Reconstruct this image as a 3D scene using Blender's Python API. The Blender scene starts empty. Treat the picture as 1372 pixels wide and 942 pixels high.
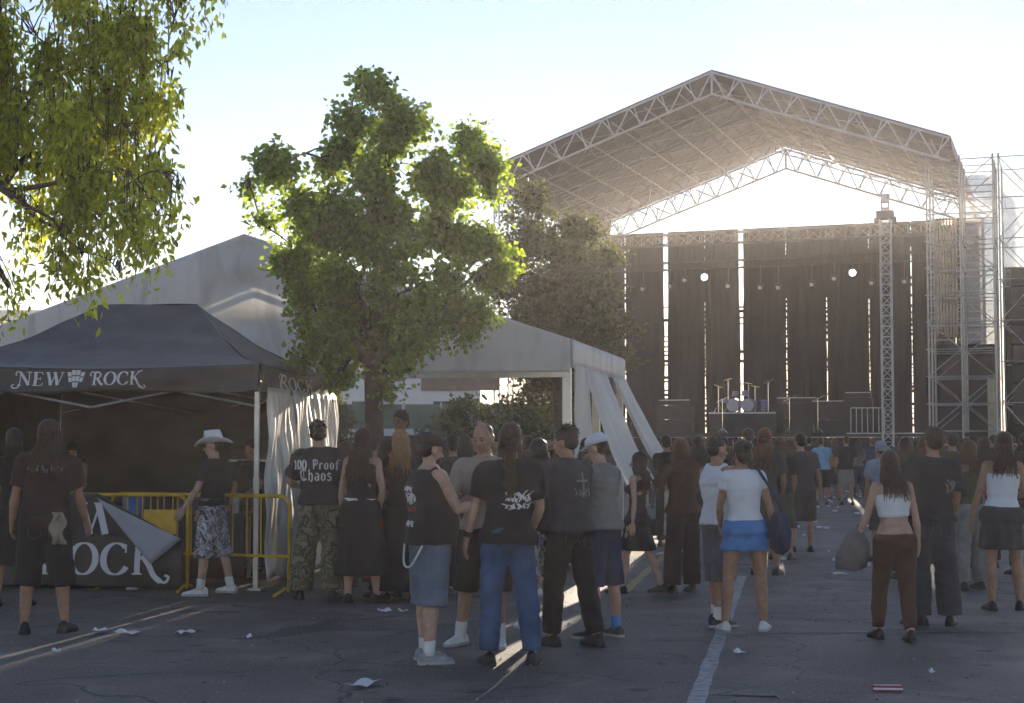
import bpy, bmesh, math, random
import numpy as np
from mathutils import Vector, Matrix, Euler, Quaternion, noise as mnoise
from mathutils.bvhtree import BVHTree

R = math.radians
sc = bpy.context.scene
C = sc.collection

# ------------------------------------------------------------------ camera
FPX, HORIZON, CAMZ = 2100.0, 592.0, 1.60
PITCH = math.atan((HORIZON - 471.0) / FPX)
cam_d = bpy.data.cameras.new('camera')
cam = bpy.data.objects.new('camera', cam_d)
C.objects.link(cam)
cam_d.sensor_width = 36.0
cam_d.lens = 36.0 * FPX / 1372.0
cam_d.clip_start, cam_d.clip_end = 0.1, 3000.0
cam.location = (0, 0, CAMZ)
cam.rotation_euler = (math.pi / 2 + PITCH, 0, 0)
sc.camera = cam

# ------------------------------------------------------------------ sky and sun
SUN_AZ, SUN_EL = R(10.1), R(8.5)          # azimuth to the right of +Y
world = bpy.data.worlds.new('World')
sc.world = world
world.use_nodes = True
wn = world.node_tree
sky = wn.nodes.new('ShaderNodeTexSky')
sky.sky_type = 'NISHITA'
sky.sun_disc = False
sky.sun_elevation = SUN_EL
sky.sun_rotation = SUN_AZ
sky.altitude = 60
sky.air_density = 1.0
sky.dust_density = 0.02
sky.ozone_density = 2.5
wb = wn.nodes.new('ShaderNodeMix'); wb.data_type = 'RGBA'; wb.blend_type = 'MULTIPLY'   # the camera's white balance
wb.inputs[0].default_value = 1.0
wb.inputs[7].default_value = (1.20, 0.965, 0.955, 1)
wn.links.new(sky.outputs[0], wb.inputs[6])
wn.links.new(wb.outputs[2], wn.nodes['Background'].inputs[0])
wn.nodes['Background'].inputs[1].default_value = 0.065

sun_d = bpy.data.lights.new('sun', 'SUN')
sun_d.energy = 5.0
sun_d.angle = R(0.53)
sun_d.color = (1.0, 0.85, 0.66)
sun = bpy.data.objects.new('sun', sun_d)
C.objects.link(sun)
sdir = Vector((math.sin(SUN_AZ) * math.cos(SUN_EL), math.cos(SUN_AZ) * math.cos(SUN_EL), math.sin(SUN_EL)))
sun.rotation_euler = (-sdir).to_track_quat('-Z', 'Y').to_euler()
sun.location = (20, 40, 30)

sc.view_settings.view_transform = 'Standard'
sc.view_settings.look = 'None'
sc.view_settings.exposure = 1.95
sc.view_settings.gamma = 1.0
sc.view_settings.use_curve_mapping = False
sc.render.engine = 'CYCLES'
sc.cycles.use_denoising = True
sc.cycles.max_bounces = 8
sc.cycles.transparent_max_bounces = 8
sc.cycles.volume_bounces = 0
sc.cycles.sample_clamp_indirect = 6.0

# ------------------------------------------------------------------ placing
def ray(px, py):
    u, v = (px - 686.0) / FPX, (471.0 - py) / FPX
    c, s = math.cos(PITCH), math.sin(PITCH)
    return Vector((u, c - v * s, s + v * c))
def at(px, py, Y):                        # the point at distance Y seen there
    d = ray(px, py)
    return Vector((0, 0, CAMZ)) + d * (Y / d.y)
def gp(px, py, z=0.0):                    # the point of the ground seen there
    d = ray(px, py)
    return Vector((0, 0, CAMZ)) + d * ((z - CAMZ) / d.z)

# ------------------------------------------------------------------ materials
MATS = {}
def mat(name, col, rough=0.8, metal=0.0, var=0.18, scale=6.0, bump=0.0, bscale=60.0, trans=0.0, spec=0.5, tcol=None, island=False, coat=0.0, stretch=None, dirt=0.0, sheen=0.0):
    if name in MATS:
        return MATS[name]
    m = bpy.data.materials.new(name)
    m.use_nodes = True
    nt = m.node_tree
    bs = nt.nodes['Principled BSDF']
    out = nt.nodes['Material Output']
    tc = nt.nodes.new('ShaderNodeTexCoord')
    nz = nt.nodes.new('ShaderNodeTexNoise')
    nz.inputs['Scale'].default_value = scale
    nz.inputs['Detail'].default_value = 5.0
    if stretch:
        mp = nt.nodes.new('ShaderNodeMapping'); mp.inputs['Scale'].default_value = stretch
        nt.links.new(tc.outputs['Object'], mp.inputs['Vector']); nt.links.new(mp.outputs[0], nz.inputs['Vector'])
    else:
        nt.links.new(tc.outputs['Object'], nz.inputs['Vector'])
    mx = nt.nodes.new('ShaderNodeMix'); mx.data_type = 'RGBA'
    a = [max(0.0, c * (1 - var)) for c in col] + [1]
    b = [min(1.0, c * (1 + var)) for c in col] + [1]
    mx.inputs[6].default_value, mx.inputs[7].default_value = a, b
    rp = nt.nodes.new('ShaderNodeMapRange')
    rp.inputs['From Min'].default_value, rp.inputs['From Max'].default_value = 0.3, 0.7
    if island:
        gi = nt.nodes.new('ShaderNodeNewGeometry')
        nt.links.new(gi.outputs['Random Per Island'], mx.inputs[0])
    else:
        nt.links.new(nz.outputs['Fac'], rp.inputs['Value'])
        nt.links.new(rp.outputs[0], mx.inputs[0])
    if dirt:                               # grime in blotches with a shape of their own
        nd = nt.nodes.new('ShaderNodeTexNoise'); nd.inputs['Scale'].default_value = scale * 2.3; nd.inputs['Detail'].default_value = 7; nd.inputs['Distortion'].default_value = 0.8
        nt.links.new((mp.outputs[0] if stretch else tc.outputs['Object']), nd.inputs['Vector'])
        dr = nt.nodes.new('ShaderNodeMapRange'); dr.inputs['From Min'].default_value, dr.inputs['From Max'].default_value = 0.52, 0.75
        dr.inputs['To Max'].default_value = dirt
        nt.links.new(nd.outputs['Fac'], dr.inputs['Value'])
        m2 = nt.nodes.new('ShaderNodeMix'); m2.data_type = 'RGBA'
        nt.links.new(dr.outputs[0], m2.inputs[0]); nt.links.new(mx.outputs[2], m2.inputs[6]); m2.inputs[7].default_value = [c * .45 for c in col] + [1]
        mx = m2
    nt.links.new(mx.outputs[2], bs.inputs['Base Color'])
    bs.inputs['Roughness'].default_value = rough
    bs.inputs['Metallic'].default_value = metal
    bs.inputs['Specular IOR Level'].default_value = spec
    bs.inputs['Coat Weight'].default_value = coat
    bs.inputs['Sheen Weight'].default_value = sheen
    bs.inputs['Sheen Roughness'].default_value = 0.35
    if bump:
        n2 = nt.nodes.new('ShaderNodeTexNoise')
        n2.inputs['Scale'].default_value = bscale
        n2.inputs['Detail'].default_value = 4.0
        nt.links.new(tc.outputs['Object'], n2.inputs['Vector'])
        bp = nt.nodes.new('ShaderNodeBump')
        bp.inputs['Strength'].default_value = bump
        bp.inputs['Distance'].default_value = 0.02
        nt.links.new(n2.outputs['Fac'], bp.inputs['Height'])
        nt.links.new(bp.outputs[0], bs.inputs['Normal'])
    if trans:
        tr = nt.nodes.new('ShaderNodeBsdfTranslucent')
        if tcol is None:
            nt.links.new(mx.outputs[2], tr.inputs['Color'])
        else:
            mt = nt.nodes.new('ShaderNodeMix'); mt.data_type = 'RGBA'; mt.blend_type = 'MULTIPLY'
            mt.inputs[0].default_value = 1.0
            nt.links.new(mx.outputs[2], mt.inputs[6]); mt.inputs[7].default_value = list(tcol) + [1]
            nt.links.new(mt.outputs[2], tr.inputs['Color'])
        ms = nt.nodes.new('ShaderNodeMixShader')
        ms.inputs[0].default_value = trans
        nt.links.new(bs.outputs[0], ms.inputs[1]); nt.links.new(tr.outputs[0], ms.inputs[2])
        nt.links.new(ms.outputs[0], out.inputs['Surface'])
    MATS[name] = m
    return m

def camo(name, cols, scale=9.0):
    if name in MATS:
        return MATS[name]
    m = bpy.data.materials.new(name); m.use_nodes = True
    nt = m.node_tree; bs = nt.nodes['Principled BSDF']
    tc = nt.nodes.new('ShaderNodeTexCoord')
    nz = nt.nodes.new('ShaderNodeTexNoise'); nz.inputs['Scale'].default_value = scale
    nz.inputs['Detail'].default_value = 3; nz.inputs['Distortion'].default_value = 1.2
    cr = nt.nodes.new('ShaderNodeValToRGB'); cr.color_ramp.interpolation = 'CONSTANT'
    el = cr.color_ramp.elements
    n = len(cols)
    el[0].color = list(cols[0]) + [1]; el[0].position = 0
    el[1].color = list(cols[1]) + [1]; el[1].position = 0.44
    for k in range(2, n):
        e = el.new(0.44 + 0.14 * (k - 1) / (n - 2) if n > 2 else 0.5); e.color = list(cols[k]) + [1]
    nt.links.new(tc.outputs['Object'], nz.inputs['Vector']); nt.links.new(nz.outputs['Fac'], cr.inputs[0])
    nt.links.new(cr.outputs[0], bs.inputs['Base Color']); bs.inputs['Roughness'].default_value = 0.9
    MATS[name] = m
    return m

# ------------------------------------------------------------------ mesh helpers
def tag(o, label=None, cat=None, group=None, kind=None):
    if label: o['label'] = label
    if cat: o['category'] = cat
    if group: o['group'] = group
    if kind: o['kind'] = kind
    return o
def empty(name, loc=(0, 0, 0), rz=0.0):
    o = bpy.data.objects.new(name, None)
    o.empty_display_size = 0.2
    C.objects.link(o)
    o.location = loc; o.rotation_euler = (0, 0, rz)
    return o
def link(name, me, m=None, parent=None):
    o = bpy.data.objects.new(name, me)
    C.objects.link(o)
    if m is not None and len(me.materials) == 0:
        me.materials.append(m)
    if parent is not None:
        o.parent = parent
    return o

class MB:
    def __init__(s):
        s.v = []; s.f = []
    def add(s, vs, fs):
        n = len(s.v)
        s.v.extend([tuple(p) for p in vs])
        s.f.extend([tuple(i + n for i in f) for f in fs])
        return s
    def box(s, c, d, rot=None):
        hx, hy, hz = d[0] / 2, d[1] / 2, d[2] / 2
        vs = [Vector((x, y, z)) for x in (-hx, hx) for y in (-hy, hy) for z in (-hz, hz)]
        if rot is not None:
            vs = [rot @ p for p in vs]
        c = Vector(c)
        return s.add([p + c for p in vs], [(0, 1, 3, 2), (4, 6, 7, 5), (0, 4, 5, 1), (2, 3, 7, 6), (0, 2, 6, 4), (1, 5, 7, 3)])
    def tube(s, pts, rad, n=6, caps=True):
        pts = [Vector(p) for p in pts]
        if not isinstance(rad, (list, tuple)):
            rad = [rad] * len(pts)
        k = len(pts)
        vs = []
        up = None
        for i, p in enumerate(pts):
            t = (pts[min(i + 1, k - 1)] - pts[max(i - 1, 0)])
            t = t.normalized() if t.length > 1e-9 else Vector((0, 0, 1))
            if up is None:
                up = t.orthogonal().normalized()
            else:
                up = up - t * up.dot(t)
                up = up.normalized() if up.length > 1e-6 else t.orthogonal().normalized()
            w = t.cross(up)
            for j in range(n):
                a = 2 * math.pi * j / n
                vs.append(p + (up * math.cos(a) + w * math.sin(a)) * rad[i])
        fs = []
        for i in range(k - 1):
            for j in range(n):
                fs.append((i * n + j, i * n + (j + 1) % n, (i + 1) * n + (j + 1) % n, (i + 1) * n + j))
        if caps:
            fs.append(tuple(range(n - 1, -1, -1)))
            fs.append(tuple((k - 1) * n + j for j in range(n)))
        return s.add(vs, fs)
    def capsule(s, p0, p1, r0, r1, n=10):
        p0, p1 = Vector(p0), Vector(p1)
        d = p1 - p0
        t = d.normalized() if d.length > 1e-9 else Vector((0, 0, 1))
        pts, rad = [], []
        for a in (80, 50, 25):
            pts.append(p0 - t * r0 * math.sin(R(a))); rad.append(r0 * math.cos(R(a)))
        pts += [p0, p1]; rad += [r0, r1]
        for a in (25, 50, 80):
            pts.append(p1 + t * r1 * math.sin(R(a))); rad.append(r1 * math.cos(R(a)))
        return s.tube(pts, rad, n)
    def ell(s, c, r, rot=None, n=12, m=8):
        c = Vector(c); vs = []; fs = []
        for i in range(m + 1):
            ph = math.pi * (i / m - 0.5)
            ph = max(min(ph, 1.5), -1.5)
            for j in range(n):
                a = 2 * math.pi * j / n
                p = Vector((r[0] * math.cos(ph) * math.cos(a), r[1] * math.cos(ph) * math.sin(a), r[2] * math.sin(ph)))
                vs.append((rot @ p if rot is not None else p) + c)
        for i in range(m):
            for j in range(n):
                fs.append((i * n + j, i * n + (j + 1) % n, (i + 1) * n + (j + 1) % n, (i + 1) * n + j))
        fs.append(tuple(range(n - 1, -1, -1))); fs.append(tuple(m * n + j for j in range(n)))
        return s.add(vs, fs)
    def loft(s, rings, fn=None, n=20, caps=True):      # rings: (z, rx, ry, cx, cy)
        vs = []; fs = []
        for (z, rx, ry, cx, cy) in rings:
            for j in range(n):
                a = 2 * math.pi * j / n
                p = Vector((cx + rx * math.cos(a), cy + ry * math.sin(a), z))
                vs.append(fn(p) if fn else p)
        k = len(rings)
        for i in range(k - 1):
            for j in range(n):
                fs.append((i * n + j, i * n + (j + 1) % n, (i + 1) * n + (j + 1) % n, (i + 1) * n + j))
        if caps:
            fs.append(tuple(range(n - 1, -1, -1))); fs.append(tuple((k - 1) * n + j for j in range(n)))
        return s.add(vs, fs)
    def grid(s, fn, nu, nv, thick=0.0):                # a sheet fn(u, v), with thickness if given
        P = [[Vector(fn(i / nu, j / nv)) for i in range(nu + 1)] for j in range(nv + 1)]
        vs = [p for row in P for p in row]
        w = nu + 1
        fs = [(j * w + i, j * w + i + 1, (j + 1) * w + i + 1, (j + 1) * w + i) for j in range(nv) for i in range(nu)]
        if thick:
            nn = []
            for j in range(nv + 1):
                for i in range(nu + 1):
                    du = P[j][min(i + 1, nu)] - P[j][max(i - 1, 0)]
                    dv = P[min(j + 1, nv)][i] - P[max(j - 1, 0)][i]
                    c = du.cross(dv)
                    nn.append(c.normalized() if c.length > 1e-12 else Vector((0, 0, 1)))
            k = len(vs)
            vs = vs + [p - q * thick for p, q in zip(vs, nn)]
            fs = fs + [tuple(x + k for x in reversed(f)) for f in fs]
            rim = [i for i in range(w)] + [j * w + nu for j in range(1, nv + 1)] + [nv * w + i for i in range(nu - 1, -1, -1)] + [j * w for j in range(nv - 1, 0, -1)]
            for a, b in zip(rim, rim[1:] + rim[:1]):
                fs.append((b, a, a + k, b + k))
        return s.add(vs, fs)
    def mesh(s, name, m=None, smooth=False):
        me = bpy.data.meshes.new(name)
        me.from_pydata(s.v, [], s.f)
        if smooth:
            me.polygons.foreach_set('use_smooth', [True] * len(me.polygons))
        if m is not None:
            me.materials.append(m)
        return me
    def build(s, name, m, parent=None, smooth=False):
        return link(name, s.mesh(name, m, smooth), m, parent)

def sub(pts, n=6):                         # Catmull-Rom through the points
    pts = [Vector(p) for p in pts]
    if len(pts) < 3:
        return pts
    out = []
    for i in range(len(pts) - 1):
        p0, p1, p2, p3 = pts[max(i - 1, 0)], pts[i], pts[i + 1], pts[min(i + 2, len(pts) - 1)]
        for k in range(n):
            t = k / n
            out.append(0.5 * ((2 * p1) + (p2 - p0) * t + (2 * p0 - 5 * p1 + 4 * p2 - p3) * t * t + (3 * p1 - p0 - 3 * p2 + p3) * t ** 3))
    out.append(pts[-1])
    return out

# ------------------------------------------------------------------ lettering made of strokes
def glyphs():
    T, t = 0.17, 0.055
    G = {}
    G['N'] = (0.78, [(t, [(.12, 0), (.12, 1)]), (T, [(.12, .98), (.64, .02)]), (t, [(.64, 0), (.64, 1)]), (t, [(.0, 0), (.24, 0)]), (t, [(.5, 1), (.78, 1)]),
                     (t + .02, 's', [(.14, 1), (-.04, 1.02), (-.14, .84), (-.06, .74)]), (t + .03, 's', [(.12, .1), (.05, -.18), (-.2, -.22), (-.32, -.05), (-.2, .06)])])
    G['E'] = (0.62, [(T, [(.13, 0), (.13, 1)]), (t, [(0, 1), (.5, 1)]), (t, [(.5, 1), (.53, .82)]), (t, [(.13, .52), (.4, .52)]), (t, [(.4, .62), (.4, .42)]), (t, [(0, 0), (.52, 0)]), (t, [(.52, 0), (.57, .2)])])
    G['W'] = (1.04, [(T, [(.1, 1), (.33, .02)]), (t, [(.33, .02), (.54, .98)]), (T, [(.5, 1), (.72, .02)]), (t, [(.72, .02), (.96, 1)]), (t, [(-.02, 1), (.24, 1)]), (t, [(.4, 1), (.62, 1)]), (t, [(.84, 1), (1.06, 1)])])
    G['R'] = (0.8, [(T, [(.15, 0), (.15, 1)]), (t, [(0, 0), (.3, 0)]), (.12, 's', [(.13, .98), (.42, 1.0), (.58, .78), (.44, .54), (.15, .5)]), (T, 's', [(.36, .52), (.5, .3), (.68, .06), (.82, .0)]),
                    (t + .03, 's', [(.15, 1), (-.08, 1.03), (-.2, .82), (-.08, .7)])])
    G['O'] = (0.88, [(0, 'n', [(.42 + .38 * math.cos(2 * math.pi * k / 24), .5 + .52 * math.sin(2 * math.pi * k / 24)) for k in range(25)])])
    G['C'] = (0.8, [(0, 'n', [(.42 + .38 * math.cos(R(45 + 285 * k / 18)), .5 + .52 * math.sin(R(45 + 285 * k / 18))) for k in range(19)]), (t, [(.7, .98), (.71, .7)])])
    G['K'] = (0.85, [(T, [(.15, 0), (.15, 1)]), (t, [(0, 0), (.3, 0)]), (t, [(0, 1), (.3, 1)]), (t, [(.15, .42), (.62, .98)]), (t + .03, 's', [(.52, 1), (.68, 1.02), (.86, 1.12)]),
                     (T, 's', [(.3, .6), (.5, .3), (.66, -.05), (.88, -.26)]), (t + .03, 's', [(.86, -.25), (1.04, -.27), (1.12, -.1), (1.0, -.04)])])
    n = 0.13
    G['1'] = (0.35, [(n, [(.18, 0), (.18, .9)]), (t, [(.02, .72), (.2, .92)]), (t, [(.05, 0), (.32, 0)])])
    G['0'] = (0.5, [(0, 'n', [(.22 + .19 * math.cos(2 * math.pi * k / 14), .45 + .46 * math.sin(2 * math.pi * k / 14)) for k in range(15)])])
    G['P'] = (0.62, [(n, [(.14, 0), (.14, .9)]), (.1, 's', [(.02, .82), (.2, .98), (.48, .86), (.5, .6), (.3, .44), (.14, .46)]), (t, [(.3, .92), (.3, .46)])])
    G['r'] = (0.4, [(n, [(.1, 0), (.1, .6)]), (.1, [(.1, .5), (.24, .64), (.36, .52)]), (t, [(0, .06), (.2, .06)])])
    G['o'] = (0.46, [(n, [(.1, .1), (.1, .52)]), (n, [(.36, .1), (.36, .52)]), (.09, [(.1, .52), (.24, .64), (.36, .52)]), (.09, [(.1, .1), (.22, 0), (.36, .1)])])
    G['f'] = (0.4, [(n, [(.14, -.1), (.14, .8)]), (.1, [(.14, .8), (.26, .95), (.4, .84)]), (t, [(0, .56), (.34, .56)])])
    G['c'] = (0.7, [(n, 's', [(.58, .8), (.36, .98), (.12, .74), (.1, .3), (.3, .02), (.6, .14)]), (.07, [(.36, .92), (.36, .1)]), (t, 's', [(0, .6), (.1, .8), (.3, .94)])])
    G['h'] = (0.48, [(n, [(.1, 0), (.1, .95)]), (.1, [(.1, .5), (.26, .64), (.37, .52)]), (n, [(.37, .54), (.37, .1), (.28, -.1)])])
    G['a'] = (0.46, [(n, [(.36, 0), (.36, .56)]), (.1, [(.1, .56), (.24, .64), (.36, .54)]), (n, [(.1, .1), (.1, .32)]), (.07, [(.1, .32), (.36, .38)]), (.08, [(.1, .1), (.2, 0), (.36, .1)])])
    G['s'] = (0.42, [(.11, 's', [(.34, .54), (.2, .64), (.08, .5), (.2, .36), (.34, .22), (.22, .0), (.06, .1)])])
    return G
GL = glyphs()

def text_strokes(text, size, gap=0.1, slant=0.0, centre=True):
    """returns a list of strokes; a stroke is a list of (left, right) 2-D points"""
    x = 0.0
    out = []
    for ch in text:
        if ch == ' ':
            x += 0.5; continue
        w, strokes = GL[ch]
        for st in strokes:
            wd, pts = st[0], st[-1]
            mode = st[1] if len(st) == 3 else ''
            P = [Vector((p[0], p[1])) for p in pts]
            if mode == 's':
                P = sub([Vector((p.x, p.y, 0)) for p in P], 5)
                P = [Vector((p.x, p.y)) for p in P]
            elif mode == '':
                Q = []
                for a, b in zip(P, P[1:]):
                    Q += [a.lerp(b, k / 5) for k in range(5)]
                P = Q + [P[-1]]
            st2 = []
            for i, p in enumerate(P):
                tt = (P[min(i + 1, len(P) - 1)] - P[max(i - 1, 0)]).normalized()
                nn = Vector((-tt.y, tt.x))
                h = wd / 2
                if mode == 'n':
                    h = 0.5 * (0.05 + 0.15 * abs(nn.x) ** 1.5)
                l, r = p + nn * h, p - nn * h
                st2.append([((q.x + x + q.y * slant) * size, q.y * size) for q in (l, r)])
            out.append(st2)
        x += w + gap
    tot = (x - gap) * size
    if centre:
        out = [[[(q[0] - tot / 2, q[1]) for q in pr] for pr in st] for st in out]
    return out

def strokes_mesh(strokes, place):
    """place(x, y, k) -> 3-D point; k is the stroke's number, each lies a hair above the last"""
    mb = MB()
    for k, st in enumerate(strokes):
        vs = []
        for l, r in st:
            vs.append(place(l[0], l[1], k)); vs.append(place(r[0], r[1], k))
        if any(v is None for v in vs):
            continue
        mb.add(vs, [(2 * i, 2 * i + 1, 2 * i + 3, 2 * i + 2) for i in range(len(st) - 1)])
    return mb
# ================================================================== GROUND
def asphalt():
    m = bpy.data.materials.new('asphalt'); m.use_nodes = True
    nt = m.node_tree; bs = nt.nodes['Principled BSDF']
    tc = nt.nodes.new('ShaderNodeTexCoord')
    def nz(scale, det=6, dist=0.0):
        n = nt.nodes.new('ShaderNodeTexNoise'); n.inputs['Scale'].default_value = scale
        n.inputs['Detail'].default_value = det; n.inputs['Distortion'].default_value = dist
        nt.links.new(tc.outputs['Object'], n.inputs['Vector']); return n
    def mix(f, a, b, fr=(0.35, 0.65), mode='MIX'):
        mr = nt.nodes.new('ShaderNodeMapRange'); mr.inputs['From Min'].default_value, mr.inputs['From Max'].default_value = fr
        nt.links.new(f, mr.inputs['Value'])
        mx = nt.nodes.new('ShaderNodeMix'); mx.data_type = 'RGBA'; mx.blend_type = mode
        nt.links.new(mr.outputs[0], mx.inputs[0])
        for i, c in ((6, a), (7, b)):
            if isinstance(c, tuple): mx.inputs[i].default_value = c + (1,)
            else: nt.links.new(c, mx.inputs[i])
        return mx.outputs[2]
    big = nz(0.22, 4, 0.6); mid = nz(1.3, 6, 0.4); fine = nz(38, 5); spots = nz(3.1, 2, 0.0)
    col = mix(big.outputs['Fac'], (0.076, 0.061, 0.056), (0.142, 0.117, 0.103))
    col = mix(mid.outputs['Fac'], col, (0.205, 0.172, 0.15), (0.48, 0.78))
    col = mix(spots.outputs['Fac'], col, (0.022, 0.020, 0.020), (0.64, 0.72))
    blot = nz(0.7, 3, 1.5); col = mix(blot.outputs['Fac'], col, (0.034, 0.031, 0.031), (0.6, 0.68))
    vc = nt.nodes.new('ShaderNodeTexVoronoi'); vc.feature = 'DISTANCE_TO_EDGE'; vc.inputs['Scale'].default_value = 0.34
    wp = nz(1.6, 5); ad = nt.nodes.new('ShaderNodeVectorMath'); ad.operation = 'MULTIPLY_ADD'; ad.inputs[1].default_value = (.8, .8, 0)
    nt.links.new(wp.outputs['Color'], ad.inputs[0]); nt.links.new(tc.outputs['Object'], ad.inputs[2]); nt.links.new(ad.outputs[0], vc.inputs['Vector'])
    col = mix(vc.outputs['Distance'], (0.035, 0.031, 0.030), col, (0.001, 0.005))
    col = mix(fine.outputs['Fac'], col, (0.24, 0.22, 0.20), (0.5, 0.8))
    nt.links.new(col, bs.inputs['Base Color'])
    vo = nt.nodes.new('ShaderNodeTexVoronoi'); vo.inputs['Scale'].default_value = 90
    nt.links.new(tc.outputs['Object'], vo.inputs['Vector'])
    bp = nt.nodes.new('ShaderNodeBump'); bp.inputs['Strength'].default_value = 0.35; bp.inputs['Distance'].default_value = 0.01
    nt.links.new(vo.outputs['Distance'], bp.inputs['Height']); nt.links.new(bp.outputs[0], bs.inputs['Normal'])
    bs.inputs['Roughness'].default_value = 0.62
    bs.inputs['Specular IOR Level'].default_value = 0.35
    return m
def ground_sheet():
    mb = MB()
    xs = [-500, -60, -30, -15, -8, -4, 0, 4, 8, 15, 30, 60, 500]
    ys = [-60, 0, 8, 12, 16, 20, 26, 34, 50, 80, 140, 700]
    mb.v = [(x, y, 0.0) for y in ys for x in xs]
    w = len(xs)
    mb.f = [(j * w + i, j * w + i + 1, (j + 1) * w + i + 1, (j + 1) * w + i) for j in range(len(ys) - 1) for i in range(w - 1)]
    return tag(mb.build('ground', asphalt()), kind='structure')
GROUND = ground_sheet()
M_LINE = mat('worn_white_paint', (0.30, 0.29, 0.29), 0.7, var=0.45, scale=14)
M_THINLINE = mat('thin_worn_paint', (0.15, 0.14, 0.14), 0.7, var=0.5, scale=9)
M_YLINE = mat('worn_yellow_paint', (0.34, 0.26, 0.10), 0.7, var=0.45, scale=14)
def marking(p, q, w0, m, z=0.004):
    p, q = gp(*p), gp(*q)
    d = (q - p).normalized(); n = Vector((-d.y, d.x, 0)) * w0 / 2
    L = (q - p).length; k = max(2, int(L / 0.25))
    rnd = random.Random(int(L * 1000))
    mb = MB()
    for i in range(k + 1):
        c = p.lerp(q, i / k); e = 1 + rnd.uniform(-0.12, 0.12)
        mb.v += [tuple(c + n * e + Vector((0, 0, z))), tuple(c - n * e + Vector((0, 0, z)))]
    mb.f = [(2 * i, 2 * i + 1, 2 * i + 3, 2 * i + 2) for i in range(k)]
    return mb.build('road_marking', m, GROUND)
marking((926, 960), (994, 772), 0.11, M_LINE, 0.004)
marking((985, 849), (1500, 846), 0.06, M_THINLINE, 0.008)
marking((868, 857), (958, 859), 0.06, M_THINLINE, 0.008)
marking((962, 931), (1042, 933), 0.06, M_THINLINE, 0.008)
marking((1000, 799), (1060, 799), 0.06, M_THINLINE, 0.008)
marking((835, 795), (925, 712), 0.10, M_YLINE, 0.004)
marking((640, 812), (760, 806), 0.08, M_LINE, 0.004)

# ================================================================== BLACK POP-UP TENT
M_BLACKCLOTH = mat('black_canvas', (0.068, 0.064, 0.064), 0.5, var=0.3, scale=3, bump=0.35, bscale=7, trans=0.06, dirt=.4)
M_TENTFRAME = mat('tent_frame_metal', (0.55, 0.54, 0.52), 0.4, metal=0.7)
M_WHITEPRINT = mat('white_print', (0.62, 0.62, 0.66), 0.6, var=0.06)
M_SILVER = mat('silvery_plastic_sheet', (0.88, 0.85, 0.81), 0.48, metal=0.75, var=0.10, scale=4, bump=0.25, bscale=14, trans=0.25, spec=0.7)
PT_RZ = R(-5)
PT = empty('popup_tent', (-2.74, 17.0, 0), PT_RZ)
tag(PT, 'black pop-up tent with white lettering along its front valance', 'tent')
PTW, PTD, ZT, ZB = 3.8, 4.0, 2.45, 2.14
PTM = Matrix.Translation(PT.location) @ Matrix.Rotation(PT_RZ, 4, 'Z')
PTI = PTM.inverted()
ra, rb = PTI @ at(132, 410, 19.2), PTI @ at(267, 407, 19.2)
ra.y = rb.y = PTD / 2; ra.z = rb.z = (ra.z + rb.z) / 2
def sag(u):                               # eave to ridge, hollow as stretched cloth is
    return u ** 1.45
def roof_pt(side, u, v):                  # u along the eave, v up to the ridge
    if side == 0: e0, e1, r0, r1 = Vector((-PTW, 0, ZT)), Vector((0, 0, ZT)), ra, rb
    if side == 1: e0, e1, r0, r1 = Vector((0, 0, ZT)), Vector((0, PTD, ZT)), rb, rb
    if side == 2: e0, e1, r0, r1 = Vector((0, PTD, ZT)), Vector((-PTW, PTD, ZT)), rb, ra
    if side == 3: e0, e1, r0, r1 = Vector((-PTW, PTD, ZT)), Vector((-PTW, 0, ZT)), ra, ra
    e, r = e0.lerp(e1, u), r0.lerp(r1, u)
    p = e.lerp(r, v)
    p.z = e.z + (r.z - e.z) * (v ** 1.45) + 0.012 * math.sin(u * 23 + v * 4) * (1 - v) * v * 3 + 0.008 * math.sin(v * 19 + u * 6) - 0.05 * math.sin(math.pi * u) * (1 - v) * (1 if side in (0, 2) else 0.6)
    return p
mb = MB()
for sd in range(4):
    mb.grid(lambda u, v: roof_pt(sd, u, v), 44, 24)
can = mb.build('canopy', M_BLACKCLOTH, PT, True)
rndt = random.Random(5)
def valance(p0, p1, n=40):
    p0, p1 = Vector(p0), Vector(p1)
    d = (p1 - p0).normalized(); nn = Vector((d.y, -d.x, 0))
    def fn(u, v):
        p = p0.lerp(p1, u)
        w = 0.012 * math.sin(u * 21 + 1.3) * v + 0.006 * math.sin(u * 47) * v + 0.02 * math.sin(v * 5 + u * 9) * (0.3 + v)
        z = ZT - 0.05 * math.sin(math.pi * u) * (1 - v) - v * (ZT - ZB) + 0.008 * math.sin(u * 13) * v
        return p + nn * (0.02 + w) + Vector((0, 0, z - p0.z))
    return fn
vf = valance((-PTW, 0, ZT), (0, 0, ZT))
M_VAL = mat('valance_canvas', (0.058, 0.052, 0.049), 0.5, var=0.2, scale=3, bump=0.3, bscale=7, trans=0.05)
fval = MB().grid(vf, 60, 8, 0.003).build('valance', M_VAL, PT, True)
svf = valance((0, 0, ZT), (0, PTD, ZT))
M_VALS = mat('side_valance_canvas', (0.05, 0.045, 0.04), 0.4, var=0.2, scale=3, bump=0.3, bscale=7)
sval = MB().grid(svf, 50, 8, 0.003).build('valance', M_VALS, PT, True)
MB().grid(valance((0, PTD, ZT), (-PTW, PTD, ZT)), 40, 6, 0.003).build('valance', M_VAL, PT, True)
MB().grid(valance((-PTW, PTD, ZT), (-PTW, 0, ZT)), 40, 6, 0.003).build('valance', M_VAL, PT, True)
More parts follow.
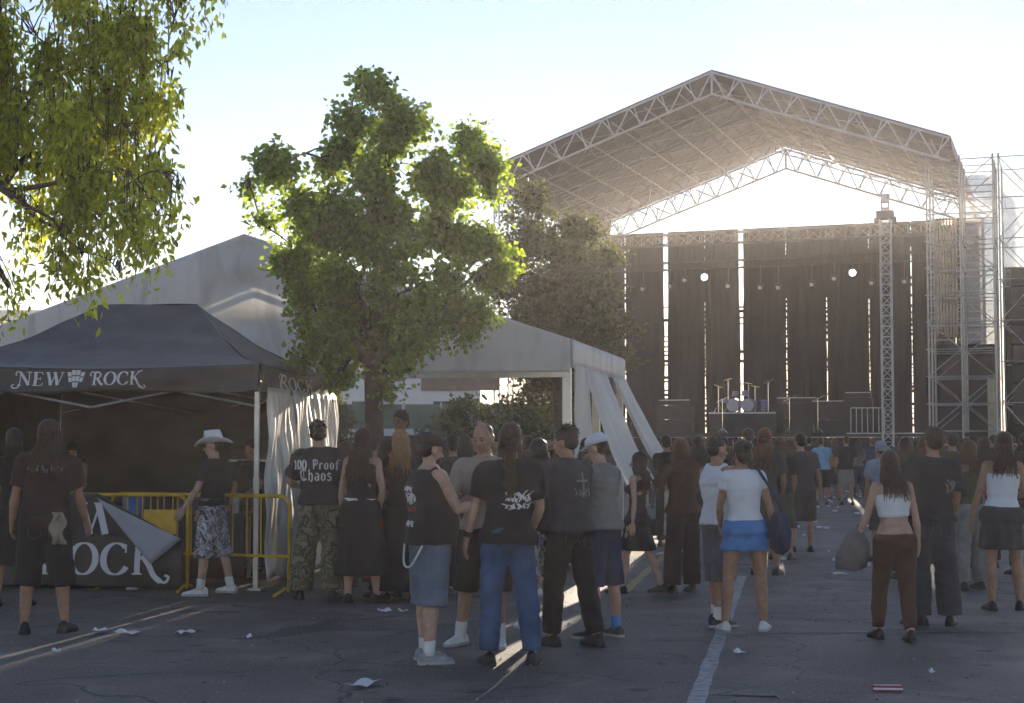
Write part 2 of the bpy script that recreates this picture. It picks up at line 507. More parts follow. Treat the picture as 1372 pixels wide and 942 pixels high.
# front lettering, laid on the valance
def val_place(vfun, length):
    def pl(x, y, k):
        u = 1 + x / length; v = (ZT - y) / (ZT - ZB)
        p = vfun(min(max(u, 0), 1), min(max(v, 0), 1))
        return p + Vector((0, -0.006 - 0.0006 * k, 0))
    return pl
SQ = 0.205
def row(word, px0, px1, size_y):
    st = text_strokes(word, 1.0, 0.10, slant=0.06, centre=False)
    w = max(q[0] for s_ in st for pr in s_ for q in pr)
    x0, x1 = (PTI @ at(px0, 505, 17.1)).x, (PTI @ at(px1, 505, 17.1)).x
    k = (x1 - x0) / w
    return [[[(x0 + q[0] * k, ZB + 0.095 + q[1] * size_y) for q in pr] for pr in s_] for s_ in st]
pl = val_place(vf, PTW)
strokes_mesh(row('NEW', 18, 84, 0.165), pl).build('lettering', M_WHITEPRINT, fval)['label'] = 'white word NEW'
strokes_mesh(row('ROCK', 122, 196, 0.165), pl).build('lettering', M_WHITEPRINT, fval)['label'] = 'white word ROCK'
xa, xb = (PTI @ at(86, 505, 17.1)).x, (PTI @ at(112, 505, 17.1)).x
def emblem_quads(xa, xb, zb, zt):         # a tapering shield of slanting bars
    qs = []
    for c in range(4):
        for r_ in range(3):
            t0, t1 = r_ / 3 + 0.03, (r_ + 1) / 3 - 0.03
            def pt(cx, t):
                half = 0.5 * (0.42 + 0.58 * t ** 0.6)
                return ((xa + xb) / 2 + (cx / 2 - 1) * half * (xb - xa) + 0.012 * (t - .5), zb + (zt - zb) * t + (0.018 if c in (1, 2) else -0.008) * t)
            if r_ == 0 and c in (0, 3): continue
            qs.append([(pt(c + 0.06, t0), pt(c + 0.94, t0)), (pt(c + 0.06, t1), pt(c + 0.94, t1))])
    return qs
strokes_mesh(emblem_quads(xa, xb, ZB + 0.06, ZT - 0.03), pl).build('emblem', M_WHITEPRINT, fval)
# lettering on the side valance
M_SIDEPRINT = mat('side_print', (0.75, 0.72, 0.66), 0.5, var=0.05)
def spl(x, y, k):
    p = svf(min(max(x / PTD, 0), 1), min(max((ZT - y) / (ZT - ZB), 0), 1))
    return p + Vector((0.006 + 0.0006 * k, 0, 0))
st = text_strokes('ROCK', 0.17, 0.1, centre=False)
strokes_mesh([[[(0.9 + q[0] * 2.6, ZB + 0.08 + q[1]) for q in pr] for pr in s_] for s_ in st], spl).build('lettering', M_SIDEPRINT, sval)
for (x, y) in ((0, 0), (-PTW, 0), (0, PTD), (-PTW, PTD)):
    mb = MB()
    ex, ey = (-0.03 if x == 0 else 0.03), (0.03 if y == 0 else -0.03)
    mb.box((x + ex, y + ey, 1.21), (0.05, 0.05, 2.38)); mb.box((x + ex, y + ey, 0.012), (0.14, 0.14, 0.02)); mb.box((x + ex, y + ey, 1.15), (0.062, 0.062, 0.12))
    mb.build('leg', M_TENTFRAME, PT)
mb = MB()
for (p, q) in (((-PTW, .05), (0, .05)), ((-.05, 0), (-.05, PTD)), ((-PTW, PTD - .05), (0, PTD - .05)), ((-PTW + .05, 0), (-PTW + .05, PTD))):
    p, q = Vector(p), Vector(q)
    for i in range(2):
        a_, b_ = p.lerp(q, i / 2), p.lerp(q, (i + 1) / 2)
        mb.tube([(a_.x, a_.y, 2.34), (b_.x, b_.y, 1.98)], 0.014, 5); mb.tube([(a_.x, a_.y + .03, 1.98), (b_.x, b_.y + .03, 2.34)], 0.014, 5)
mb.build('scissor_frame', M_TENTFRAME, PT)
# back wall and side wall, black, inside the tent
MB().grid(lambda u, v: (-PTW + 0.06 + u * (PTW - 0.12), PTD - 0.03 + 0.03 * math.sin(u * 40) * v, 2.3 - 2.26 * v), 60, 6, 0.004).build('back_wall', M_BLACKCLOTH, PT, True)
MB().grid(lambda u, v: (-PTW + 0.08 + 0.02 * math.sin(u * 30) * v, 0.1 + u * (PTD - 0.2), 2.3 - 2.26 * v), 30, 6, 0.004).build('side_wall', M_BLACKCLOTH, PT, True)
# shiny crumpled sheets down the right side, each hangs by itself
def shiny(y0, y1, seed, bulge):
    r_ = random.Random(seed); ph = [r_.uniform(0, 6) for _ in range(6)]
    def fn(u, v):
        y = y0 + (y1 - y0) * u + 0.05 * math.sin(3 * v + ph[0])
        x = 0.05 + bulge * v * (0.6 + 0.4 * math.sin(2 * u + ph[1])) + 0.020 * math.sin(u * 14 + ph[2] + 1.2 * v) * (0.3 + v) + 0.007 * math.sin(u * 41 + 5 * v + ph[3]) + 0.015 * math.sin(v * 17 + u * 8 + ph[4])
        return (x, y + 0.03 * math.sin(v * 9 + u * 5), 2.20 - v * (2.08 + 0.06 * math.sin(u * 9 + ph[5])))
    return MB().grid(fn, 40, 30, 0.003).build('plastic_sheet', M_SILVER, PT, True)
shiny(0.12, 1.5, 1, 0.10); shiny(1.42, 2.8, 2, 0.20); shiny(2.7, 3.95, 3, 0.16)

# ================================================================== WHITE MARQUEE
M_PVC = mat('white_tent_sheet', (0.80, 0.785, 0.77), 0.45, var=0.07, scale=1.2, bump=0.10, bscale=3, trans=0.40, stretch=(1, 1, .3), dirt=.5)
M_PVC2 = mat('white_tent_curtain', (0.84, 0.83, 0.81), 0.35, var=0.06, scale=2, bump=0.1, bscale=6, trans=0.6)
M_ALU = mat('aluminium_post', (0.62, 0.62, 0.62), 0.35, metal=0.6, var=0.1)
MQ_RZ = R(-12)
MQ = empty('white_marquee', (-3.69, 21.45, 0), MQ_RZ)
tag(MQ, 'large white gabled marquee with open front behind the leafy tree', 'marquee')
HW, EV, RG, DP = 4.56, 2.95, 4.46, 5.0
MB().grid(lambda u, v: (HW * (u * 2 - 1) * 1.0, DP * v, RG - (RG - EV) * abs(2 * u - 1) - 0.05 * math.sin(math.pi * min(2 * u, 2 - 2 * u)) * math.sin(math.pi * v)), 40, 10, 0.01).build('roof_sheet', M_PVC, MQ, False)
def gable(y, off):
    # hung from the roof's edge down to the front beam, with creases at its middle seam
    def fn(u, v):
        x = HW * (u * 2 - 1)
        top = RG - (RG - EV) * abs(2 * u - 1) - 0.012
        bot = 2.52
        cr = 0.045 * math.sin(v * 22) * math.exp(-(x / 0.22) ** 2) + 0.014 * math.sin(x * 2.2 + v * 3) + 0.02 * math.exp(-((x % 1.52 - .76) / .03) ** 2) + 0.012 * math.sin(v * 9 + x * 5) * math.exp(-((x % 1.52 - .76) / .2) ** 2)
        return (x, y + off + cr * (1 if off < 0 else -1), top + (bot - top) * v)
    return fn
MB().grid(gable(0.0, -0.03), 240, 24, 0.004).build('gable_panel', M_PVC, MQ, True)
for s_, nm in ((1, 'right'), (-1, 'left')):
    MB().grid(lambda u, v: (s_ * (HW + 0.015 + 0.006 * math.sin(u * 20)), DP * u, EV - 0.02 - 0.36 * v), 30, 3, 0.006).build('valance', M_PVC, MQ, True)
mb = MB(); mb.box((0, 0.05, 2.50), (2 * HW - 0.1, 0.09, 0.10)); mb.build('front_beam', M_ALU, MQ)
for s_ in (1, -1):
    for y in (0.06, DP / 2, DP - 0.06):
        mb = MB(); mb.box((s_ * (HW - 0.06), y, 1.45), (0.11, 0.09, 2.9)); mb.box((s_ * (HW - 0.06), y, 0.01), (0.24, 0.22, 0.02)); mb.build('post', M_ALU, MQ)
    mb = MB(); mb.box((s_ * (HW - 0.05), DP / 2, 2.86), (0.07, DP - 0.2, 0.09)); mb.build('eave_beam', M_ALU, MQ)
for y in (0.12, DP / 2, DP - 0.1):
    mb = MB()
    for s_ in (1, -1):
        mb.tube([(0, y, RG - 0.1), (s_ * (HW - 0.08), y, EV - 0.10)], 0.05, 6)
    mb.build('rafter', M_ALU, MQ)
def flap(t0, t1, b0, b1, ztop, zbot, folds, seed, sagv=0.12):
    r_ = random.Random(seed); p1, p2, p3 = (r_.uniform(0, 6) for _ in range(3))
    def fn(u, v):
        t = Vector((t0[0], t0[1], ztop)).lerp(Vector((t1[0], t1[1], ztop)), u)
        b = Vector((b0[0], b0[1], zbot)).lerp(Vector((b1[0], b1[1], zbot + 0.05)), u)
        p = t.lerp(b, v)
        p.z -= sagv * math.sin(math.pi * v)
        w = (0.035 + 0.03 * v) * math.sin(u * folds * 6.28 + p1 + 0.7 * v) + 0.012 * math.sin(u * folds * 15 + p2 + 3 * v)
        return p + Vector((w, 0.3 * w, 0.01 * math.sin(v * 11 + p3)))
    return MB().grid(fn, 44, 26, 0.003).build('curtain', M_PVC2, MQ, True)
flap((HW + .03, 0.20), (HW + .03, 0.95), (HW + .05, .22), (HW + .16, .9), 2.62, 0.35, 3.0, 11, 0.0)
flap((HW + .03, 0.85), (HW + .03, 2.7), (HW + .62, 1.2), (HW + .85, 2.1), 2.62, 0.95, 3.0, 12)
flap((HW + .03, 3.6), (HW + .03, 4.9), (HW + .78, 4.3), (HW + .98, 4.9), 2.62, 1.0, 2.5, 13)

# ================================================================== STAGE
ST_RZ = R(-19.5)
SO = Vector((0.129 * 60, 60, 0))
SM = Matrix.Translation(SO) @ Matrix.Rotation(ST_RZ, 4, 'Z')
SI = SM.inverted()
def stage_at(px, py, ly):                 # stage-local point on the plane local y = ly
    d = SI.to_3x3() @ ray(px, py); o = SI @ Vector((0, 0, CAMZ))
    return o + d * ((ly - o.y) / d.y)
pk = stage_at(957, 93, 0); rt = stage_at(1272, 181, 0)
SHW, SEV, SRG, SD = rt.x, rt.z, pk.z, 16.9
STAGE = tag(empty('concert_stage', SO, ST_RZ), 'big concert stage with pitched grey roof on trusses and black backdrop', 'stage')
M_ROOF = mat('grey_roof_skin', (0.15, 0.142, 0.175), 0.6, var=0.25, scale=0.5, bump=0.2, bscale=1.2, trans=0.10, dirt=.5)
M_TRUSS = mat('truss_aluminium', (0.36, 0.355, 0.37), 0.42, metal=0.6, var=0.15)
M_TRUSSW = mat('truss_pale', (0.50, 0.50, 0.55), 0.45, metal=0.2, var=0.1)
M_SCAFF = mat('galvanised_scaffold', (0.42, 0.40, 0.38), 0.4, metal=0.7, var=0.2)
M_DROP = mat('black_backdrop_cloth', (0.013, 0.012, 0.013), 0.9, var=0.3, scale=1.0, bump=0.3, bscale=2.5)
M_BLACK = mat('black_stage_paint', (0.022, 0.021, 0.021), 0.7, var=0.3, scale=3)
rs = random.Random(77)
def roofz(x):
    return SRG - (SRG - SEV) * abs(x) / SHW
MB().grid(lambda u, v: (SHW * (2 * u - 1), SD * v, roofz(SHW * (2 * u - 1)) + 0.05 * math.sin(v * 33) * math.sin(3.14 * u)), 28, 34, 0.03).build('roof_skin', M_ROOF, STAGE, False)
# the skin's turned-down end at the right eave
for s_ in (1, -1):
    MB().grid(lambda u, v: (s_ * (SHW + 0.02 + 0.25 * v * v), SD * u, SEV - 0.02 - 1.15 * v), 20, 4, 0.02).build('roof_skin', M_ROOF, STAGE, False)
def gable_truss(y, depth, rc, m, nb, name, rweb=None, dark=False, x1=None):
    top = lambda x: Vector((x, y, roofz(x) - 0.12)); bot = lambda x: Vector((x, y, roofz(x) - 0.12 - depth))
    mb = MB(); rweb = rweb or rc * 0.75
    for s_ in (-1, 1):
        mb.tube([top(0), top(s_ * SHW)], rc, 5); mb.tube([bot(0), bot(s_ * SHW)], rc, 5)
        for i in range(nb):
            a, b = s_ * SHW * i / nb, s_ * SHW * (i + 1) / nb
            m_ = (a + b) / 2
            mb.tube([top(a), bot(m_)], rweb, 4); mb.tube([bot(m_), top(b)], rweb, 4); mb.tube([bot(m_ + .1 * s_), top(m_ + .35 * s_)], rweb * .8, 4)
    mb.tube([top(0), bot(0)], rc, 5)
    return mb.build(name, m, STAGE)
gable_truss(-0.05, 0.85, 0.045, M_TRUSSW, 8, 'front_truss')
for k in range(1, 6):
    gable_truss(SD * k / 6, 0.6, 0.03, M_TRUSS, 9, 'inner_truss')
gable_truss(SD, 0.95, 0.05, M_TRUSS, 9, 'rear_truss')
for k in range(-6, 7):
    x = SHW * k / 6.5
    mb = MB(); mb.tube([(x, 0.1, roofz(x) - 0.3), (x, SD - 0.1, roofz(x) - 0.3)], 0.04, 5); mb.build('purlin', M_TRUSS, STAGE)
for s_ in (-1, 1):                        # cross bracing under the skin, one set per slope
    mb = MB()
    for k in range(6):
        y0, y1 = SD * k / 6, SD * (k + 1) / 6
        for j in range(3):
            xa_, xb_ = s_ * SHW * j / 3, s_ * SHW * (j + 1) / 3
            mb.tube([(xa_, y0, roofz(xa_) - .4), (xb_, y1, roofz(xb_) - .4)], 0.018, 4); mb.tube([(xb_, y0, roofz(xb_) - .4), (xa_, y1, roofz(xa_) - .4)], 0.018, 4)
    mb.build('wind_bracing', M_TRUSS, STAGE)
# short hangers that catch the sun on the left slope
for k in range(9):
    x = -SHW * (0.25 + 0.08 * k); y = SD - 0.6 - (k % 3) * 2.1
    mb = MB(); mb.tube([(x, y, roofz(x) - .45), (x + .9, y, roofz(x) - .85)], 0.035, 5); mb.tube([(x + .2, y, roofz(x) - .45), (x + .1, y, roofz(x) - 1.0)], 0.03, 5); mb.build('hanger', M_TRUSSW, STAGE)
# deck
DECKZ = 1.95
mb = MB(); mb.box((0, 8, DECKZ - 0.08), (2 * SHW + 1.5, 13.2, 0.16)); mb.build('deck', M_BLACK, STAGE)
mb = MB(); mb.box((0, 1.5, DECKZ / 2 - 0.1), (2 * SHW + 1.4, 0.08, DECKZ - 0.22)); mb.build('front_skirt', M_DROP, STAGE)
mb = MB(); mb.box((stage_at(1188, 575, 1.3).x, 1.36, DECKZ - 0.03), (3.0, 0.06, 0.05)); mb.build('edge_strip', M_TRUSS, STAGE)
# backdrop: hanging panels with gaps between them
BY = 13.0
bz = stage_at(1030, 305, BY).z
slots = [stage_at(p, 450, BY).x for p in (838, 891, 945, 998, 1054, 1108, 1165, 1222)]
slots[3] -= .15; slots[1] += .05
edges = [-SHW - 0.3, slots[0] - 3.8, slots[0] - 1.9] + slots + [slots[-1] + 1.9, SHW + 0.6]
GAPS = [.042] * 14
GAPS[edges.index(slots[1])] = .13; GAPS[edges.index(slots[3])] = .13
for q_ in (2, 4, 5, 6): GAPS[edges.index(slots[q_])] = .026
WIDE = {edges.index(slots[1]): .045, edges.index(slots[3]): .045}  # two gaps opened wider so sun reaches the plastic sheets and curtains
for i in range(len(edges) - 1):
    x0, x1 = edges[i] + GAPS[i] / 2, edges[i + 1] - GAPS[i + 1] / 2
    if x1 - x0 < 0.3: continue
    r_ = random.Random(i); ph = r_.uniform(0, 6)
    wl, wr_ = (WIDE.get(i, 0), WIDE.get(i + 1, 0))     # upper edges cut back, shaped to let the sun through
    gape = lambda v: min(1.0, max(0.0, (bz - (bz - DECKZ) * v - 7.0) / 1.5))
    MB().grid(lambda u, v: (x0 + wl * gape(v) + (x1 - wr_ * gape(v) - x0 - wl * gape(v)) * u + 0.006 * math.sin(v * 40 + ph) * (2 * u - 1) * (abs(2 * u - 1) > .9) + 0.005 * math.sin(v * 9 + ph) * (2 * u - 1), BY + (0.025 + .02 * v) * math.sin(u * 17 + ph + math.sin(v * 5)) + .008 * math.sin(u * 61 + ph), bz - (bz - DECKZ + 0.3) * v), 48, 40, 0.01).build('backdrop_panel', M_DROP, STAGE, True)
# lashings crossing the gaps, with strips added to stop sun shafts
for i, x in enumerate(slots):
    r_ = random.Random(100 + i)
    mb = MB()
    z = DECKZ + 0.4
    while z < bz - 0.2:
        if r_.random() < (0.85 if i not in (1, 3) else (0.5 if z < 8 else 0.0)): mb.box((x, BY - 0.02, z), (.30, 0.02, r_.choice((0.05, 0.08, 0.14))))
        z += r_.uniform(0.14, 0.34)
    if i in (2, 4, 5, 6): mb.box((x, BY - 0.03, 9.15), (.30, 0.02, 1.9))  # added strip, blocks the sun through this gap's upper part
    if i not in (1, 3): mb.box((x, BY - 0.05, bz - 0.9 - r_.uniform(0, .8)), (.34, 0.02, r_.uniform(.15, .5)))
    mb.build('lashing_and_sun_block', M_DROP, STAGE)['kind'] = 'stuff'
# horizontal truss carrying the drop and a lower pipe
def box_truss(mb, p, q, w, nb, rc=0.03, rw=0.02):
    p, q = Vector(p), Vector(q); d = (q - p).normalized()
    s1 = Vector((0, 0, 1)) if abs(d.z) < 0.9 else Vector((0, 1, 0)); s2 = d.cross(s1).normalized(); s1 = s2.cross(d)
    co = [(s1 * a + s2 * b) * w / 2 for a, b in ((1, 1), (1, -1), (-1, -1), (-1, 1))]
    for c in co: mb.tube([p + c, q + c], rc, 5)
    for i in range(nb):
        a, b = p.lerp(q, i / nb), p.lerp(q, (i + 1) / nb)
        for k in range(4):
            c0, c1 = co[k], co[(k + 1) % 4]
            mb.tube([a + c0, a + c1], rw, 4)
            mb.tube([a + c0, b + c1] if i % 2 else [a + c1, b + c0], rw, 4)
mb = MB(); box_truss(mb, (-SHW, BY - .5, bz - 0.45), (SHW - 1.0, BY - .5, bz - 0.45), 0.5, 30); mb.build('drop_truss', M_TRUSS, STAGE)
mb = MB(); box_truss(mb, (-SHW, BY - 1.6, stage_at(1030, 352, BY - 1.6).z), (SHW - 1.2, BY - 1.6, stage_at(1030, 352, BY - 1.6).z), 0.35, 36, 0.025, 0.014); mb.build('light_truss', M_BLACK, STAGE)
# corner leg towers (left ones stand behind the trees)
for (x, y) in ((-SHW + .2, 0.2), (-SHW + .2, SD - .3), (SHW - .3, SD - .3)):
    mb = MB(); box_truss(mb, (x, y, 0), (x, y, SEV - 0.3), 0.6, 18, 0.035, 0.022); mb.build('leg_tower', M_TRUSS, STAGE)

# free-standing truss mast before the stage
tp = stage_at(1190, 572, 0.9)
TM = tag(empty('truss_mast', SM @ Vector((tp.x, 0.9, 0)), ST_RZ), 'tall slim truss mast standing before the backdrop with hoist on top', 'truss mast')
mh = stage_at(1188, 262, 0.9).z
mb = MB(); box_truss(mb, (0, 0, 0.02), (0, 0, mh - 0.6), 0.38, 26, 0.03, 0.018); mb.build('mast', M_TRUSS, TM)
mb = MB(); mb.box((0, 0, mh - 0.75), (0.62, 0.5, 0.3)); mb.box((0.33, 0, mh - .95), (.14, .3, .24)); mb.box((-.33, 0, mh - .95), (.14, .3, .2)); mb.build('sleeve_block', M_BLACK, TM)
mb = MB(); mb.box((0, 0, mh - .2), (.26, .22, .16)); mb.box((0, 0, mh - .5), (.3, .26, .08)); mb.tube([(-.13, 0, mh - .6), (-.13, 0, mh)], .03, 5); mb.tube([(.13, 0, mh - .6), (.13, 0, mh)], .03, 5); mb.box((0, 0, mh), (.34, .26, .1)); mb.build('hoist', M_TRUSS, TM)

# scaffold towers at the right
M_NET = mat('pale_scaffold_netting', (0.52, 0.52, 0.54), 0.7, var=0.12, scale=0.8, trans=0.4)
def see_through(m, f):                     # an open mesh: part of the light passes straight on
    nt = m.node_tree; out = nt.nodes['Material Output']; src = out.inputs['Surface'].links[0].from_socket
    tp = nt.nodes.new('ShaderNodeBsdfTransparent'); mx = nt.nodes.new('ShaderNodeMixShader'); mx.inputs[0].default_value = f
    nt.links.new(src, mx.inputs[1]); nt.links.new(tp.outputs[0], mx.inputs[2]); nt.links.new(mx.outputs[0], out.inputs['Surface'])
see_through(M_NET, .5)
M_SUNTONED = mat('sun_toned_ribbed_sheet', (0.72, 0.62, 0.46), 0.45, var=0.15, scale=3, trans=0.35)  # golden sunlight through the scrim is put into its base colour
def scaffold(name, label, lx0, lx1, ly0, ly1, ztop, nx, ny, nz, net=None, rungs=None):
    e = tag(empty(name, SM @ Vector((lx0, ly0, 0)), ST_RZ), label, 'scaffold')
    w, d = lx1 - lx0, ly1 - ly0
    for i in range(nx + 1):
        for j in range(ny + 1):
            mb = MB(); x, y = w * i / nx, d * j / ny
            mb.tube([(x, y, 0), (x, y, ztop + 0.15)], 0.038, 6); mb.box((x, y, 0.02), (.2, .2, .04)); mb.build('standard', M_SCAFF, e)
    for k in range(1, nz + 1):
        z = ztop * k / nz; mb = MB()
        for j in range(ny + 1): mb.tube([(-.1, d * j / ny, z), (w + .1, d * j / ny, z)], 0.021, 5)
        for i in range(nx + 1): mb.tube([(w * i / nx, -.1, z + .06), (w * i / nx, d + .1, z + .06)], 0.021, 5)
        mb.build('ledger', M_SCAFF, e)
    for k in range(nz // 2):
        z0, z1 = ztop * 2 * k / nz, ztop * (2 * k + 2) / nz
        for s_ in (0, 1):
            MB().tube([(0 if s_ else w, -.06 - .05 * s_, z0), (w if s_ else 0, -.06 - .05 * s_, z1)], 0.019, 5).build('brace', M_SCAFF, e)
            MB().tube([(0 if s_ else w, d + .06, z0), (w if s_ else 0, d + .06, z1)], 0.019, 5).build('brace', M_SCAFF, e)
    return e, w, d
t0 = stage_at(1246, 575, 0.3).x; t1 = stage_at(1336, 575, 0.3).x
ztw = stage_at(1290, 213, 0.3).z
SC1, w1, d1 = scaffold('scaffold_tower', 'galvanised scaffold tower at the right end of the stage, its upper half netted', t0, t1, 0.3, 3.4, ztw, 2, 2, 12)
zc = stage_at(1290, 455, 0.3).z
mb = MB()
for k in range(26):
    z = zc + (ztw - zc) * k / 26; mb.tube([(0.05, 0.02, z), (w1 * .98, 0.02, z)], 0.016, 4)
mb.build('ladder_rungs', M_SCAFF, SC1)['kind'] = 'stuff'
MB().grid(lambda u, v: (w1 * (0.42 + 0.56 * u), d1 + .12 + .04 * math.sin(u * 9), ztw - 0.1 - (ztw - zc - 0.1) * v), 16, 12, 0.01).build('netting', M_NET, SC1, True)
MB().grid(lambda u, v: (w1 * (0.06 + 0.34 * u), d1 * .6 + .1 * math.sin(u * 44), ztw - 1.9 - (ztw - 1.9 - zc - 0.2) * v), 50, 6, 0.01).build('ribbed_sheet', M_SUNTONED, SC1, True)
MB().grid(lambda u, v: (w1 * (1.0 * u), d1 + .1 + .05 * math.sin(u * 12), zc - (zc - 0.3) * v), 16, 8, 0.01).build('dark_cloth', M_DROP, SC1, True)
MB().grid(lambda u, v: (w1 * (0.84 + 0.13 * u), d1 * .45 + .05 * math.sin(u * 24), stage_at(1330, 505, .3).z - (stage_at(1330, 505, .3).z - 1.6) * v), 16, 6, 0.01).build('ribbed_sheet', M_SUNTONED, SC1, True)
t2 = stage_at(1344, 575, 1.0).x; t3 = stage_at(1450, 575, 1.0).x
ztw2 = stage_at(1372, 208, 1.0).z
SC2, w2, d2 = scaffold('scaffold_tower', 'scaffold wing clad in pale sheet above black cabinets, beside the stage', t2, t3, 1.0, 4.0, ztw2, 2, 1, 8)
zpa = stage_at(1360, 356, 0.9).z
MB().grid(lambda u, v: (w2 * u, d2 + .12 + .05 * math.sin(u * 7), ztw2 - 0.05 - (ztw2 - zpa + .4) * v), 16, 10, 0.01).build('netting', M_NET, SC2, True)
MB().grid(lambda u, v: (w2 * u, d2 + .12 + .05 * math.sin(u * 7), zpa + .3 - (zpa + .2) * v), 16, 10, 0.01).build('dark_cloth', M_DROP, SC2, True)
for k in range(8):                        # flown loudspeaker cabinets
    z = zpa - 0.72 * k - .36
    o = tag(MB().box((0, 0, 0), (2.2, 0.9, 0.66)).add([(-1.0, -.46, -.28), (1.0, -.46, -.28), (1.0, -.47, .28), (-1.0, -.47, .28)], [(0, 1, 2, 3)]).build('loudspeaker', M_BLACK), 'black loudspeaker cabinet, %s from the top of the hung column' % 'first second third fourth fifth sixth seventh eighth'.split()[k], 'loudspeaker', 'flown loudspeaker column')
    o.location = SM @ Vector((t2 + 1.45, 1.95, z)); o.rotation_euler = (R(-k), 0, ST_RZ)
    MB().tube([(-.9, 0, .33), (-.9, 0, .4)], .03, 5).tube([(.9, 0, .33), (.9, 0, .4)], .03, 5).build('link_bar', M_SCAFF, o)

# stage lights hung on the light truss
M_LAMPBODY = mat('lamp_housing', (0.05, 0.05, 0.05), 0.5, var=0.2)
M_LENS = bpy.data.materials.new('lit_lens'); M_LENS.use_nodes = True
_e = M_LENS.node_tree.nodes['Principled BSDF']; _e.inputs['Emission Color'].default_value = (1, .97, .92, 1); _e.inputs['Emission Strength'].default_value = 6; _e.inputs['Base Color'].default_value = (.9, .9, .9, 1)
M_LENSOFF = mat('unlit_lens', (0.30, 0.30, 0.32), 0.15, var=0.1)
zl = stage_at(1030, 352, BY - 1.6).z
lit = {945: 372, 1143: 366}
for px, py in ((898, 384), (945, 372), (976, 384), (1019, 386), (1043, 386), (1088, 382), (1143, 366), (1168, 380), (1212, 378), (862, 388), (1118, 374), (918, 376)):
    p = stage_at(px, py, BY - 1.9)
    big = px in lit
    L = tag(empty('stage_light', SM @ p, ST_RZ), None, 'stage light', 'stage lights on the truss')
    small = sorted((q for q in (898, 976, 1019, 1043, 1088, 1168, 862, 1118, 918)), reverse=True)
    if big: L['label'] = 'lit round stage light glowing white, %s' % ('hung close to the truss mast' if px > 1000 else 'hung far from the truss mast')
    elif px == 1212: L['label'] = 'small dark stage light hung between truss mast and scaffold tower'
    else: L['label'] = 'small dark stage light, %s along the truss from the mast' % ('first second third fourth fifth sixth seventh eighth ninth'.split()[small.index(px)])
    s_ = 1.3 if big else 0.8
    MB().tube([(0, .12, 0), (0, -.02, 0), (0, -.2, 0)], [.06 * s_, .1 * s_, .12 * s_], 10).build('housing', M_LAMPBODY, L, False)
    MB().tube([(0, -.19, 0), (0, -.205, 0)], .11 * s_, 12).build('lens', M_LENS if big else M_LENSOFF, L)
    MB().tube([(.14 * s_, 0, 0), (.14 * s_, 0, .2), (-.14 * s_, 0, .2), (-.14 * s_, 0, 0)], .015, 5).tube([(0, 0, .2), (0, 0.05, max(.3, zl - p.z - .15))], .02, 5).build('yoke', M_LAMPBODY, L)

# on the deck: riser, drums, amplifiers, wedges, mic stands
M_CHROME = mat('chrome', (0.75, 0.74, 0.72), 0.2, metal=1.0, var=0.05)
M_DRUM = mat('drum_shell', (0.10, 0.09, 0.22), 0.3, var=0.2, coat=0.5)
M_SKIN = mat('drum_head', (0.35, 0.34, 0.38), 0.5, var=0.1)
M_CYM = mat('cymbal_brass', (0.55, 0.45, 0.22), 0.3, metal=0.9, var=0.1)
rx0, rx1 = stage_at(950, 552, 6.0).x, stage_at(1040, 552, 6.0).x
rz = stage_at(995, 552, 6.0).z
RIS = tag(empty('drum_riser', SM @ Vector(((rx0 + rx1) / 2, 7.2, DECKZ)), ST_RZ), 'black drum riser with pale front edge on the stage deck', 'riser')
mb = MB(); mb.box((0, 0, (rz - DECKZ) / 2), (rx1 - rx0, 2.4, rz - DECKZ - .01)); mb.build('platform', M_BLACK, RIS)
mb = MB(); mb.box((0, -1.22, rz - DECKZ - .04), (rx1 - rx0, .03, .07)); mb.build('edge_strip', M_TRUSS, RIS)
KIT = tag(empty('drum_kit', SM @ Vector(((rx0 + rx1) / 2 - .2, 7.0, rz)), ST_RZ), 'drum kit with cymbals on the riser before the backdrop', 'drum kit')
for x in (-.32, .32):
    b = MB().tube([(x, -.45, .3), (x, .05, .3)], .29, 20).build('bass_drum', M_DRUM, KIT)
    MB().tube([(x, -.455, .3), (x, -.46, .3)], .26, 20).build('head', M_SKIN, b)
for (x, y, z, r_, h) in ((-.25, -.1, .78, .15, .2), (.15, -.1, .8, .16, .22), (.85, .2, .3, .22, .42), (-.8, .25, .5, .18, .15)):
    b = MB().tube([(x, y, z - h / 2), (x, y, z + h / 2)], r_, 16).build('tom', M_DRUM, KIT)
    MB().tube([(x, y, z + h / 2), (x, y, z + h / 2 + .01)], r_ * .97, 16).build('head', M_SKIN, b)
for (x, y, z, r_, tl) in ((-1.0, -.1, 1.12, .22, 20), (-.62, .1, 1.42, .2, -15), (.55, .0, 1.1, .22, 12), (1.1, .1, 1.3, .24, -22), (.2, .4, 1.25, .2, 10)):
    rot = Matrix.Rotation(R(tl), 3, 'Y')
    c = MB().ell((x, y, z), (r_, r_, .018), rot, 16, 4).build('cymbal', M_CYM, KIT, True)
    MB().tube([(x, y, 0.02), (x, y, z)], .02, 5).tube([(x - .2, y, 0.02), (x, y, .35), (x + .2, y, 0.02)], .014, 4).build('stand', M_CHROME, c)
